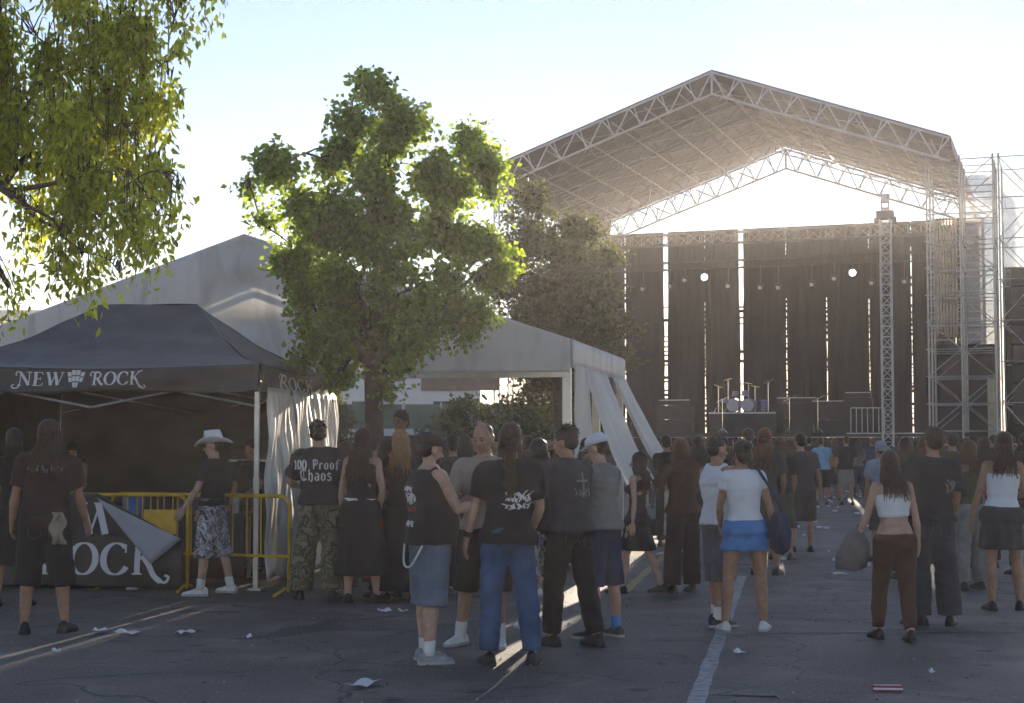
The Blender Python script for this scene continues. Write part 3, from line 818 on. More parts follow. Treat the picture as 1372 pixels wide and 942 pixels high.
for (px, w_, h_, nm, lab) in ((905, 1.6, 1.25, 'amplifier', 'lone black amplifier stack beside the drum riser'), (1068, 1.9, 1.3, 'amplifier', 'wide black amplifier stack between drums and twin amplifiers'), (1112, 1.6, 1.15, 'amplifier', 'black amplifier stack beside the wide one'), (1150, 1.2, 1.5, 'amplifier', 'tall black amplifier stack close to the truss mast')):
    x = stage_at(px, 540, 8).x
    A = tag(empty(nm, SM @ Vector((x, 8, DECKZ)), ST_RZ), lab, 'amplifier')
    for k in range(2):
        mb = MB(); mb.box((0, 0, h_ / 4 + k * h_ / 2), (w_ * .98, .5, h_ / 2 - .02)); mb.build('cabinet', M_BLACK, A)
    mb = MB(); mb.box((0, 0, h_ + .12), (w_ * .9, .35, .22)); mb.build('head_unit', M_BLACK, A)
    mb = MB(); mb.box((0, -.19, h_ + .22), (w_ * .86, .03, .035)); mb.build('trim', M_TRUSS, A)
for i, (px, w_) in enumerate(((912, 1.0), (1075, .9), (1130, 1.0), (1000, .9))):
    x = stage_at(px, 560, 2.6).x
    o = tag(MB().add([(-w_ / 2, -.3, 0), (w_ / 2, -.3, 0), (w_ / 2, .3, 0), (-w_ / 2, .3, 0), (-w_ / 2, -.3, .12), (w_ / 2, -.3, .12), (w_ / 2, .25, .42), (-w_ / 2, .25, .42)], [(0, 3, 2, 1), (4, 5, 6, 7), (0, 1, 5, 4), (2, 3, 7, 6), (1, 2, 6, 5), (0, 4, 7, 3)]).build('monitor_wedge', M_BLACK), 'black monitor wedge on the deck front before the %s' % ('lone amplifier stack', 'wide amplifier stack', 'second amplifier stack', 'drum riser')[i], 'loudspeaker', 'monitor wedges')
    o.location = SM @ Vector((x, 2.6, DECKZ)); o.rotation_euler = (0, 0, ST_RZ + math.pi)
for i, px in enumerate((968, 1058, 1096)):
    x = stage_at(px, 560, 3.6).x
    o = tag(empty('mic_stand', SM @ Vector((x, 3.6, DECKZ)), ST_RZ), 'microphone stand with boom on the deck, %s' % ('before the drum riser', 'between the drums and wide amplifier', 'before the twin amplifiers')[i], 'mic stand', 'microphone stands')
    MB().tube([(0, 0, 0.02), (0, 0, 1.35)], .016, 5).tube([(-.2, 0, 0.01), (0, 0, .2), (.2, 0, 0.01)], .014, 4).build('stand', M_CHROME, o)
    MB().tube([(-.25, 0, 1.25), (.3, 0, 1.5)], .013, 4).build('boom', M_CHROME, o)
    MB().capsule((.3, 0, 1.5), (.38, 0, 1.52), .03, .025, 8).build('microphone', M_BLACK, o, True)
# railing on the deck by the mast
x0 = stage_at(1140, 555, 2.0).x; x1 = stage_at(1185, 555, 2.0).x
RL = tag(empty('deck_railing', SM @ Vector((x0, 2.0, DECKZ)), ST_RZ), 'low metal railing on the deck beside the truss mast', 'railing')
mb = MB()
for k in range(7): mb.tube([((x1 - x0) * k / 6, 0, 0), ((x1 - x0) * k / 6, 0, .95)], .02, 5)
mb.tube([(0, 0, .95), (x1 - x0, 0, .95)], .025, 5); mb.build('rails', M_SCAFF, RL)

# ================================================================== BEHIND THE MARQUEE
M_WHITEWALL = mat('white_cabin_panel', (0.62, 0.61, 0.60), 0.6, var=0.08, scale=1)
M_GREENNET = mat('green_screen_net', (0.15, 0.18, 0.13), 0.8, var=0.15, scale=2)
M_ORANGE = mat('orange_band', (0.20, 0.13, 0.09), 0.6)
M_GREYGLASS = mat('dark_window', (0.06, 0.07, 0.08), 0.15)
p = at(548, 592, 52)
CB = tag(empty('site_cabin', (p.x, 52, 0)), 'white cabin with brownish sign band seen beneath the marquee', 'cabin')
mb = MB(); mb.box((0, 1.5, 2.0), (4.6, 3.0, 4.0)); mb.build('wall', M_WHITEWALL, CB)
mb = MB(); mb.box((0, 1.5, 4.1), (5.0, 3.4, .2)); mb.build('roof', M_WHITEWALL, CB)
mb = MB(); mb.box((1.7, -.05, 3.55), (2.6, .08, .5)); mb.build('sign_band', M_ORANGE, CB)
for x in (-1.5, 1.2):
    w_ = MB().box((x, -.02, 2.6), (.9, .06, .8)).build('window', M_WHITEWALL, CB); MB().box((x, -.055, 2.6), (.78, .02, .68)).build('pane', M_GREYGLASS, w_)
p = at(545, 592, 46)
FN = tag(empty('screen_fence', (p.x, 46, 0)), 'green screened fence before the white cabin', 'fence')
for k in range(9):
    x = -4.5 + k * 1.1
    MB().tube([(x, 0, 0), (x, 0, 2.75)], .03, 6).build('post', M_SCAFF, FN)
    if k < 8: MB().grid(lambda u, v: (x + .04 + 1.02 * u, .03 * math.sin(u * 6), 2.7 - 0.72 * v), 6, 3, .004).build('screen', M_GREENNET, FN)
    if k < 8: MB().box((x + .55, 0, 1.0), (1.06, .06, 1.9)).build('panel', M_WHITEWALL, FN)
p = at(628, 592, 40)
AF = tag(empty('sunshade', (p.x, 40, 0)), 'small peaked white sunshade beyond the marquee', 'sunshade')
MB().add([(-.5, -.5, 1.95), (.5, -.5, 1.95), (.5, .5, 1.95), (-.5, .5, 1.95), (0, 0, 2.5)], [(0, 1, 4), (1, 2, 4), (2, 3, 4), (3, 0, 4)]).build('canopy', M_PVC, AF)
MB().tube([(0, 0, 0), (0, 0, 2.5)], .03, 6).build('pole', M_ALU, AF)

# distant building at the left edge
p = at(34, 430, 120)
DB = tag(empty('far_building', (p.x, 120, 0)), 'far pale building just above the marquee roof', 'building')
hb = at(34, 419, 120).z
mb = MB(); mb.box((0, 4, hb / 2), (4.5, 8, hb)); mb.build('wall', M_WHITEWALL, DB)
mb = MB(); mb.box((0, 4, hb + .1), (4.9, 8.4, .2)); mb.build('roof', M_WHITEWALL, DB)
for k in range(3):
    MB().box((-1.4 + 1.4 * k, -.02, hb - 1.0), (.8, .06, .9)).build('window', M_GREYGLASS, DB)
# ================================================================== TREES
M_BARK = mat('tree_bark', (0.085, 0.066, 0.05), 0.9, var=0.35, scale=9, bump=0.6, bscale=25)
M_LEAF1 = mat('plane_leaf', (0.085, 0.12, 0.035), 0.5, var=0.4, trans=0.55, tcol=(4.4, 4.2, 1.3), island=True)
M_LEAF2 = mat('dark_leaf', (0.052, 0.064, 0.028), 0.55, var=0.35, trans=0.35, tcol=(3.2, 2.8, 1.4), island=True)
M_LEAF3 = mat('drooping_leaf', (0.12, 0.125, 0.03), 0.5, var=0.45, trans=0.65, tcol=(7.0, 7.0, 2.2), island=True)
def leaves_mesh(name, P, N, D, L, W, m):
    """P base points, D the leaf's direction, N its face normal, L and W sizes: one folded kite each"""
    n = len(P)
    S = np.cross(D, N)
    S /= np.maximum(np.linalg.norm(S, axis=1, keepdims=True), 1e-6)
    N2 = np.cross(S, D)
    L = L[:, None]; W = W[:, None]
    v0 = P; v2 = P + D * L - N2 * L * 0.12
    mid = P + D * L * 0.45
    v1 = mid + S * W + N2 * W * 0.35; v3 = mid - S * W + N2 * W * 0.35
    V = np.stack([v0, v1, v2, v3], 1).reshape(-1, 3)
    idx = np.arange(n) * 4
    F = np.stack([idx, idx + 1, idx + 2, idx, idx + 2, idx + 3], 1).reshape(-1)
    me = bpy.data.meshes.new(name)
    me.vertices.add(len(V)); me.vertices.foreach_set('co', V.astype(np.float32).ravel())
    me.loops.add(len(F)); me.loops.foreach_set('vertex_index', F.astype(np.int32))
    k = 2 * n
    me.polygons.add(k)
    me.polygons.foreach_set('loop_start', np.arange(k, dtype=np.int32) * 3)
    me.polygons.foreach_set('loop_total', np.full(k, 3, dtype=np.int32))
    me.update(calc_edges=True); me.validate()
    me.materials.append(m)
    return me
def unit(a):
    return a / np.maximum(np.linalg.norm(a, axis=1, keepdims=True), 1e-6)
def tree(name, label, base, lobes, trunk_r, fork_z, leafmat, nleaf, leaf, seed, droop=0.3, clump=0.16, per=26, group=None, lean=(0, 0), cat='tree', hang=0.0, twigr=0.008, fill=0.75, limb_from=None, limbk=0.42, split=0):
    """lobes: (x, y, z, r) in world space"""
    rng = np.random.default_rng(seed); r_ = random.Random(seed)
    big = lobes
    if split:
        lobes = []
        for (x, y, z, r) in big:
            for k in range(split):
                d = Vector((r_.gauss(0, 1), r_.gauss(0, 1), r_.gauss(0, 1))).normalized() * r * r_.uniform(.3, .95)
                lobes.append((x + d.x, y + d.y, z + d.z, r * r_.uniform(.36, .62)))
    base = Vector(base)
    t = tag(empty(name, base), label, cat, group)
    fork = Vector((lean[0], lean[1], fork_z))
    mb = MB()
    tops = max(l[2] for l in lobes)
    path = sub([Vector((0, 0, -0.05)), Vector((lean[0] * .2 + .03, lean[1] * .2, fork_z * .4)), fork], 5)
    mb.tube(path, [trunk_r * (1.35 if i == 0 else 1.1 - 0.25 * i / len(path)) for i in range(len(path))], 10)
    tr = mb.build('trunk', M_BARK, t, True)
    mb = MB()
    ends = []
    o_ = fork if limb_from is None else Vector(limb_from) - base
    nodes = [(o_, trunk_r * limbk)]
    for (x, y, z, r) in sorted(big, key=lambda l: (Vector(l[:3]) - base - o_).length):
        c = Vector((x, y, z)) - base
        st, rs_ = min(nodes, key=lambda q: (q[0] - c).length + (0.6 if q[0].z > c.z + .3 else 0) - 0.6 * min(1, q[1] / (trunk_r * limbk)))
        mid = st.lerp(c, 0.5) + Vector((r_.uniform(-.12, .12), r_.uniform(-.12, .12), r_.uniform(-.02, .2)))
        p = sub([st, mid, c], 5)
        rr_ = [max(twigr * 1.2, rs_ * (.9 - 0.55 * i / (len(p) - 1))) for i in range(len(p))]
        mb.tube(p, rr_, 6)
        nodes += list(zip(p[3:], rr_[3:]))
        for k in range(9):
            d = Vector((r_.gauss(0, 1), r_.gauss(0, 1), r_.gauss(0.2, 1))).normalized()
            e = c + d * r * r_.uniform(.5, .95)
            q = p[r_.randrange(len(p) // 2, len(p))]
            mb.tube(sub([q, q.lerp(e, .5) + Vector((0, 0, .08)), e], 3), [twigr * 2.0, twigr * 1.6, twigr * 1.3, twigr, twigr * .8, twigr * .6, twigr * .5], 4)
            ends.append(e)
    mb.build('limbs', M_BARK, t, True)['kind'] = 'stuff'
    vol = np.array([l[3] ** 2.2 for l in lobes]); vol /= vol.sum()
    ncl = max(1, nleaf // per)
    li = rng.choice(len(lobes), size=ncl, p=vol)
    cen = np.array([[l[0], l[1], l[2]] for l in lobes])[li] - np.array(base)
    rad = np.array([l[3] for l in lobes])[li]
    d = unit(rng.normal(size=(ncl, 3)))
    rr = rad * (fill + (1 - fill) * rng.random(ncl)) * np.where(rng.random(ncl) < .3, rng.random(ncl) ** .5, 1.0)
    cl = cen + d * rr[:, None] * np.array([1, 1, .92])
    outd = d
    P = np.repeat(cl, per, 0) + rng.normal(size=(ncl * per, 3)) * clump * np.array([1, 1, .8])
    O = np.repeat(outd, per, 0)
    if hang:                               # strands: leaves run down from each cluster
        s_ = rng.random(ncl * per) ** 1.0
        P[:, 2] -= s_ * hang * np.repeat(0.4 + rng.random(ncl), per)
        P[:, :2] = np.repeat(cl[:, :2], per, 0) + rng.normal(size=(ncl * per, 2)) * clump * .55
    n = len(P)
    D = unit(O * 0.5 + rng.normal(size=(n, 3)) * 0.7 + np.array([0, 0, -droop]))
    N = unit(rng.normal(size=(n, 3)) + np.array([0, 0, .6]))
    s = leaf * (0.65 + 0.7 * rng.random(n))
    me = leaves_mesh('crown', P, N, D, s, s * (0.42 if not hang else 0.24), leafmat)
    cr = link('crown', me, None, t)
    cr['kind'] = 'stuff'
    if hang:                               # the twigs the strands hang from
        mb = MB()
        for i in range(0, ncl, 2):
            p = Vector(cl[i])
            mb.tube([p + Vector((0, 0, .12)), p + Vector((r_.gauss(0, .02), r_.gauss(0, .02), -hang * .5)), p + Vector((r_.gauss(0, .04), r_.gauss(0, .04), -hang))], [.006, .004, .002], 3)
        mb.build('twigs', M_BARK, t)['kind'] = 'stuff'
    return t
def lob(px, py, rpx, Y, dy=0.0):
    p = at(px, py, Y + dy)
    return (p.x, p.y, p.z, rpx * (Y + dy) / FPX)
rl = random.Random(3)
Y1 = 18.6
L1 = [(352, 222, 34), (380, 225, 44), (400, 285, 40), (350, 300, 24), (395, 345, 45), (450, 285, 55), (500, 128, 34), (478, 178, 40), (540, 158, 42), (520, 225, 62), (455, 225, 40), (570, 225, 40),
      (632, 190, 36), (650, 235, 36), (605, 245, 42), (520, 310, 66), (600, 310, 55), (655, 320, 42), (470, 370, 62), (415, 400, 40), (560, 385, 42), (620, 385, 50), (660, 365, 28), (500, 440, 62), (430, 455, 44), (570, 440, 48),
      (455, 500, 32), (520, 500, 40), (620, 435, 28), (400, 480, 22), (490, 105, 18), (335, 250, 18)]
lobes = [lob(x, y, r * .86, Y1, rl.uniform(-1.0, 1.0)) for (x, y, r) in L1]
b = gp(500, 592 + 3360 / Y1)
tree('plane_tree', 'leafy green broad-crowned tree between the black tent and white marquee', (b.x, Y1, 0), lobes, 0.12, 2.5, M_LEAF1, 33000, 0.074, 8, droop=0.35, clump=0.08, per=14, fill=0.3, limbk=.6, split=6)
Y2 = 30.0
L2 = [(712, 262, 22), (705, 300, 34), (735, 320, 34), (765, 300, 22), (790, 310, 26), (690, 345, 40), (740, 360, 46), (785, 355, 38), (815, 350, 22), (665, 395, 34), (715, 405, 52), (770, 405, 50), (815, 400, 30), (690, 450, 48), (745, 455, 56), (800, 450, 42), (838, 440, 20), (835, 480, 18), (720, 500, 50), (780, 500, 45)]
lobes = [lob(x, y, r, Y2, rl.uniform(-.9, .9)) for (x, y, r) in L2]
b = at(770, 592, Y2)
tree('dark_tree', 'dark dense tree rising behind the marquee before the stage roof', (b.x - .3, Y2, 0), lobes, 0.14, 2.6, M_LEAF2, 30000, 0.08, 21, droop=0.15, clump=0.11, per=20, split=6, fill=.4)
Y3 = 12.0
L3 = [(30, 40, 90), (110, 30, 85), (185, 35, 60), (235, 20, 34), (60, 110, 75), (140, 110, 70), (195, 110, 42), (225, 100, 20), (20, 180, 60), (90, 180, 70), (155, 180, 55), (190, 205, 24), (110, 235, 55), (170, 255, 38), (55, 235, 30), (215, 240, 26), (240, 255, 22), (180, 300, 30), (210, 290, 20),
      (80, 315, 34), (110, 345, 34), (45, 290, 24), (140, 325, 20), (160, 365, 16), (12, 385, 22), (25, 270, 20), (300, 0, 14), (275, -15, 22), (-60, 60, 110), (-150, 120, 130), (-70, 200, 90), (-190, 20, 120), (60, -60, 120), (180, -70, 90)]
lobes = [lob(x, y, r * .85, Y3, rl.uniform(-.7, .7)) for (x, y, r) in L3]
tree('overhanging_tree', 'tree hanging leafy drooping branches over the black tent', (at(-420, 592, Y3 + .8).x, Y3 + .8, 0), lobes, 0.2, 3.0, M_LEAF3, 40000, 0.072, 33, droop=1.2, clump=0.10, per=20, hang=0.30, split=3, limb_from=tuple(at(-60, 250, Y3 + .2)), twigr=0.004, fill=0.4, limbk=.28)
# dim trees beyond the marquee
bt = [(600, 40, 'dark bushy tree beyond the marquee nearest the sunshade', 41), (675, 43, 'dark bushy tree beyond the middle of the marquee', 42), (745, 38, 'dark bushy tree beyond the marquee\'s right post', 43), (458, 42, 'dark bushy tree beyond the marquee behind the shiny tent sheets', 44)]
for px, Yb, lab, sd in bt:
    b = at(px, 592, Yb); rb_ = random.Random(sd)
    lobes = [(b.x + rb_.uniform(-1.0, 1.0), Yb + rb_.uniform(-.8, .8), rb_.uniform(1.0, 2.5), rb_.uniform(.45, .7)) for _ in range(9)]
    tree('background_tree', lab, (b.x, Yb, 0), lobes, 0.09, 1.0, M_LEAF2, 4200, 0.13, sd, clump=0.14, per=20, group='trees beyond the marquee')
b = at(0, 592, 95)
hz = at(0, 424, 95).z
lobes = [(b.x + dx, 95 + dy, hz - 1.2 + dz, r) for dx, dy, dz, r in ((-1.5, 0, 0, 1.2), (.2, .5, -.2, 1.1), (1.0, -.3, -.5, .9), (-.6, .2, -1.6, 1.4), (2.2, .3, -1.0, .8))]
tree('far_tree', 'far hazy tree top beside the pale far building', (b.x, 95, 0), lobes, 0.2, 5.0, M_LEAF2, 2600, 0.22, 50, clump=0.25, per=20)
# ================================================================== PEOPLE
SKIN = {'light': mat('skin_light', (0.44, 0.265, 0.19), 0.6, var=0.2, scale=14, bump=.15, bscale=45, sheen=.06), 'tan': mat('skin_tanned', (0.34, 0.185, 0.118), 0.6, var=0.2, scale=14, bump=.15, bscale=45, sheen=.06), 'dark': mat('skin_brown', (0.20, 0.105, 0.065), 0.5, var=0.08)}
def fab(name, col, **k):
    k.setdefault('rough', 0.9); k.setdefault('sheen', 0.03); k.setdefault('var', 0.22); k.setdefault('scale', 8); k.setdefault('bump', 0.25); k.setdefault('bscale', 38)
    return mat('cloth_' + name, col, **k)
F = {
    'black': fab('black', (0.016, 0.015, 0.016)), 'faded_black': fab('faded_black', (0.035, 0.031, 0.031)), 'charcoal': fab('charcoal', (0.055, 0.05, 0.05)), 'maroon_black': fab('dark_maroon', (0.035, 0.016, 0.016)),
    'grey': fab('grey', (0.13, 0.12, 0.115)), 'beige': fab('beige', (0.27, 0.215, 0.165)), 'white': fab('white', (0.66, 0.66, 0.68), var=0.06), 'sky': fab('light_blue', (0.16, 0.33, 0.46)), 'skyskirt': fab('bright_blue', (0.06, 0.20, 0.44)),
    'jeans': fab('blue_denim', (0.045, 0.085, 0.17), var=0.4, scale=5), 'paledenim': fab('pale_denim', (0.115, 0.145, 0.19), var=0.3, scale=5), 'greydenim': fab('grey_denim', (0.10, 0.105, 0.12), var=0.3), 'darkjeans': fab('dark_denim', (0.035, 0.04, 0.05), var=0.3),
    'navy': fab('navy', (0.035, 0.045, 0.085)), 'red': fab('red', (0.36, 0.02, 0.02)), 'brown': fab('brown', (0.075, 0.035, 0.022)), 'olive': fab('olive', (0.07, 0.07, 0.04)), 'khakigrey': fab('dull_grey', (0.19, 0.18, 0.165)), 'greyblue': fab('grey_blue', (0.24, 0.27, 0.33)), 'orange': fab('rust', (0.33, 0.11, 0.035)),
    'camo_bw': camo('cloth_camo_pale', [(0.03, 0.03, 0.04), (0.42, 0.41, 0.45), (0.11, 0.11, 0.13), (0.55, 0.54, 0.58)], 9), 'camo_green': camo('cloth_camo_khaki', [(0.10, 0.085, 0.05), (0.16, 0.14, 0.085), (0.06, 0.055, 0.035), (0.20, 0.17, 0.11)], 7),
}
HAIR = {'brown': mat('hair_brown', (0.05, 0.026, 0.015), 0.42, var=0.4, scale=40, sheen=.1, trans=.3, tcol=(2.5, 2.2, 1.8)), 'dark': mat('hair_dark', (0.018, 0.012, 0.01), 0.4, var=0.4, scale=40, sheen=.1, trans=.3, tcol=(2.5, 2.2, 1.8)), 'black': mat('hair_black', (0.010, 0.009, 0.009), 0.38, var=0.3, scale=40, sheen=.1, trans=.3, tcol=(2.5, 2.2, 1.8)), 'auburn': mat('hair_auburn', (0.10, 0.038, 0.018), 0.42, var=0.4, scale=40, sheen=.1, trans=.3, tcol=(2.5, 2.2, 1.8)), 'blond': mat('hair_fair', (0.30, 0.17, 0.07), 0.42, var=0.35, scale=40, sheen=.1, trans=.3, tcol=(2.5, 2.2, 1.8))}
M_SHOEW = mat('white_trainer', (0.60, 0.59, 0.58), 0.6, var=0.12, scale=20); M_SHOEG = mat('grey_trainer', (0.24, 0.24, 0.25), 0.6, var=0.4, scale=18); M_SHOEB = mat('black_shoe', (0.02, 0.018, 0.018), 0.5, var=0.2)
M_SOLE = mat('rubber_sole', (0.35, 0.34, 0.33), 0.7); M_SOLEB = mat('dark_sole', (0.03, 0.03, 0.03), 0.8); M_SOCKW = mat('white_sock', (0.62, 0.61, 0.60), 0.9, bump=.2); M_SOCKB = mat('blue_sock', (0.10, 0.24, 0.48), 0.9)
M_THREAD = mat('seam_thread', (0.085, 0.08, 0.075), 0.9)
M_EYE = mat('eye_dark', (0.03, 0.02, 0.02), 0.3); M_LIP = mat('lips', (0.30, 0.12, 0.10), 0.5)
M_PRINTW = mat('shirt_print_white', (0.62, 0.60, 0.60), 0.8, var=0.15); M_PRINTG = mat('shirt_print_grey', (0.22, 0.20, 0.20), 0.8, var=0.2); M_PRINTR = mat('shirt_print_red', (0.30, 0.04, 0.03), 0.8)
QUEUE = []                                # (object, body hands, prints)
MALE = [(.83, .085, .075), (.88, .15, .105), (.94, .168, .118), (1.02, .16, .112), (1.10, .150, .105), (1.20, .158, .110), (1.30, .175, .118), (1.38, .180, .112), (1.435, .150, .092), (1.475, .085, .07), (1.50, .058, .058)]
FEM = [(.83, .085, .08), (.88, .158, .115), (.94, .178, .128), (1.02, .155, .112), (1.10, .125, .092), (1.20, .135, .098), (1.30, .152, .110), (1.38, .150, .10), (1.435, .120, .082), (1.475, .07, .06), (1.50, .048, .05)]
def ring_at(tab, z):
    for a, b in zip(tab, tab[1:]):
        if a[0] <= z <= b[0]:
            t = (z - a[0]) / (b[0] - a[0])
            return (z, a[1] + (b[1] - a[1]) * t, a[2] + (b[2] - a[2]) * t)
    return tab[0] if z < tab[0][0] else tab[-1]
def rings(tab, z0, z1, puff, belly=0.0):
    zs = [z0] + [r[0] for r in tab if z0 + .012 < r[0] < z1 - .012] + [z1]
    out = []
    for z in zs:
        _, rx, ry = ring_at(tab, max(z, .95) if (puff > .012 and z0 > .85) else z)
        if puff > .012 and .85 < z0 < .95 and z < 1.0: rx = max(rx, .192)
        b = belly * math.exp(-((z - 1.08) / .12) ** 2)
        fl_ = .022 * max(0.0, 1 - (z - z0) / .2) * (puff > .012 and z0 > .85)
        out.append((z, rx + puff + fl_ + b * .6, ry + puff + fl_ + b, 0, b * .7))
    return out
def flat_tube(mb, pts, rad, n=12):
    return mb.tube(pts, rad, n)
def person(px, foot, top, yaw, label, fem=False, build=1.0, skin='light', hair=('short', 'dark'), shirt=('tee', 'black'), legs=('pants', 'black'), shoes=(M_SHOEB, M_SOLEB, None),
           armL=(5, 8, 12, 20), armR=(5, 8, 12, 20), legL=(0, 2, 4, 8), legR=(0, 2, 4, 8), lean=0, head=(0, 0), vox=0.0125, prints=(), extras=(), belly=0.0, hat=None, h=None, z=0.0, face=False, beard=None, group=None, loc=None, hands=True, name='person', bust=1.0, sway=1.0):
    if loc is None:
        g = gp(px, foot, z)
    else:
        g = Vector(loc)
    hh = h or abs(foot - top) * g.y / FPX * 1.0
    S = hh / 1.75
    root = tag(empty(name, g, R(yaw)), label, 'person', group)
    root.scale = (S, S, S)
    tab = [(a, b * build, c * build) for a, b, c in (FEM if fem else MALE)]
    sw = (.155 if fem else .185) * (0.7 + .3 * build)
    # ---- joints
    cl, sl = math.cos(R(lean)), math.sin(R(lean))
    def U(p):
        p = Vector(p)
        if p.z <= .95: return p
        f = min(1.0, (p.z - .95) / .15)
        a = R(lean) * f
        y, zz = p.y, p.z - .95
        return Vector((p.x, y * math.cos(a) + zz * math.sin(a), .95 + zz * math.cos(a) - y * math.sin(a)))
    hq = Euler((R(-head[1]), 0, R(head[0])), 'XYZ').to_matrix()
    def Hd(p):
        q = hq @ (Vector(p) - Vector((0, 0, 1.53)))
        return U(Vector((0, 0, 1.53)) + Vector((0, 0, 0)) + q)
    J = {}
    for s_, k, arm, leg in ((-1, 'L', armL, legL), (1, 'R', armR, legR)):
        f, a, e, inw = (R(x) for x in arm)
        sh = Vector((s_ * sw, 0, 1.415))
        d = Vector((s_ * math.sin(a), math.sin(f) * math.cos(a), -math.cos(f) * math.cos(a)))
        T = Vector((-s_ * math.sin(inw), math.cos(inw), 0.15))
        Tp = (T - d * T.dot(d)).normalized()
        fo = (d * math.cos(e) + Tp * math.sin(e)).normalized()
        el = sh + d * .285; wr = el + fo * .245
        Um = lambda p: U(p) if p.z > .95 else (U(Vector((p.x, p.y, 1.1))) - U(Vector((0, 0, 1.1))) + U(Vector((0, 0, 1.1))) + (Vector((0, 0, p.z - 1.1)) if abs(lean) < 40 else Vector((0, 0, p.z - 1.1))))
        shw, elw, wrw = U(sh), Um(el), Um(wr)
        J['sh' + k], J['el' + k], J['wr' + k] = shw, elw, wrw
        sg, kn, out, fy = leg[:4]
        hp = Vector((s_ * .088 * (1.08 if fem else 1.0), 0, .91))
        th = Vector((s_ * math.sin(R(out)), math.sin(R(sg)), -math.cos(R(sg)))).normalized()
        sn = Vector((s_ * math.sin(R(out)) * .6, math.sin(R(sg - kn)), -math.cos(R(sg - kn)))).normalized()
        J['hp' + k] = hp; J['kn' + k] = hp + th * .425; J['an' + k] = hp + th * .425 + sn * .405
        J['fy' + k] = R(-fy) * s_
    dz = min(J['anL'].z, J['anR'].z) - .085
    dn = Vector((0, 0, -dz))
    off = lambda p: p + dn
    UU = lambda p: U(p) + dn
    HH = lambda p: Hd(p) + dn
    for k in list(J):
        if isinstance(J[k], Vector): J[k] = J[k] + dn
    # ---- body
    B = MB()
    B.loft(rings(tab, .83, 1.50, 0.0, belly), UU, 18)
    B.capsule(UU((-sw * .92, 0, 1.415)), UU((sw * .92, 0, 1.415)), .058, .058)
    B.capsule(UU((0, -.01, 1.44)), HH((0, 0, 1.57)), .055 if not fem else .046, .052 if not fem else .044)
    hs = 1.0 if not fem else 0.96
    B.ell(HH((0, -.005, 1.645)), (.074 * hs, .094 * hs, .102 * hs), hq, 16, 12)
    B.ell(HH((0, .028, 1.582)), (.057 * hs, .064, .078 * hs), hq, 14, 10)
    B.ell(HH((0, .062, 1.548)), (.026, .03, .026), hq, 10, 8)
    B.capsule(HH((0, .093, 1.62)), HH((0, .112, 1.588)), .010, .0145, 8)
    B.ell(HH((0, .076, 1.645)), (.045, .018, .012), hq, 10, 6)
    for s_ in (-1, 1):
        B.ell(HH((s_ * .077 * hs, -.005, 1.61)), (.012, .024, .032), hq, 8, 6)
        B.ell(HH((s_ * .038, .062, 1.592)), (.02, .02, .022), hq, 8, 6)
    hand_mb = MB()
    for s_, k in ((-1, 'L'), (1, 'R')):
        ab = .92 + .08 * build if not fem else .84 + .06 * build
        sh, el, wr = J['sh' + k], J['el' + k], J['wr' + k]
        B.capsule(sh, sh.lerp(el, .45), .052 * ab * build ** .6, .045 * ab * build ** .6); B.capsule(sh.lerp(el, .4), el, .046 * ab * build ** .6, .037 * ab)
        B.capsule(el, el.lerp(wr, .35), .036 * ab, .041 * ab * build ** .4); B.capsule(el.lerp(wr, .3), wr, .041 * ab * build ** .4, .025 * ab)
        d = (wr - el).normalized()
        # a hand: palm, four bent fingers, a thumb from the palm's side
        inward = Vector((-s_, 0.25, 0)); n_ = (inward - d * inward.dot(d)).normalized(); fs = n_.cross(d).normalized() * (1 if n_.cross(d).y > 0 or abs(d.z) < .5 else -1)
        if abs(d.z) < .5 and fs.z < 0: fs = -fs
        pc = wr + d * .055
        rot = Matrix((fs, n_, d)).transposed()
        B.capsule(wr, wr + d * .03, .025 * ab, .024)
        if hands:
            hand_mb.ell(pc, (.040, .017, .058), rot, 12, 8)
            for q in range(4):
                b0 = wr + d * (.098 - .006 * abs(q - 1.3)) + fs * (.030 - .020 * q)
                L = (.072, .080, .075, .058)[q]
                m1 = b0 + d * L * .45 + n_ * L * .12; m2 = b0 + d * L * .8 + n_ * L * .42
                hand_mb.tube([b0 - d * .02, b0, m1, m2, m2 + n_ * .004 + d * .004], [.009, .0095, .0085, .0075, .003], 6)
            t0_ = wr + d * .03 + fs * .03
            t1_ = t0_ + d * .038 + fs * .022 + n_ * .012; t2_ = t1_ + d * .032 + n_ * .014
            hand_mb.tube([t0_ - fs * .01, t0_, t1_, t2_, t2_ + d * .004], [.012, .013, .0105, .009, .004], 6)
        else:
            hand_mb.ell(pc + d * .03, (.036, .02, .085), rot, 8, 6)
        hp, kn, an = J['hp' + k], J['kn' + k], J['an' + k]
        tb = build ** .7 * (1.06 if fem else 1)
        B.capsule(hp, hp.lerp(kn, .5), .088 * tb, .074 * tb); B.capsule(hp.lerp(kn, .45), kn, .075 * tb, .052 * tb)
        cf = kn.lerp(an, .32) + Vector((0, -.012, 0))
        B.capsule(kn, cf, .050 * tb, .055 * tb); B.capsule(cf, an, .054 * tb, .035)
        fd = Vector((math.sin(J['fy' + k]) * -1, math.cos(J['fy' + k]), 0))
        J['fd' + k] = fd
        B.capsule(an + Vector((0, 0, -.03)), an + fd * .11 + Vector((0, 0, -.05)), .033, .025)
    if fem and bust:
        for s_ in (-1, 1): B.ell(UU((s_ * .065, .085, 1.29)), (.055 * bust, .05 * bust, .055 * bust), None, 10, 8)
    bo = link('body', B.mesh('body'), SKIN[skin], root)
    QUEUE.append((bo, vox if vox > .02 else .0115, hand_mb, None, 0.0))
    # ---- shirt
    puff = .016 + .006 * (build - 1)
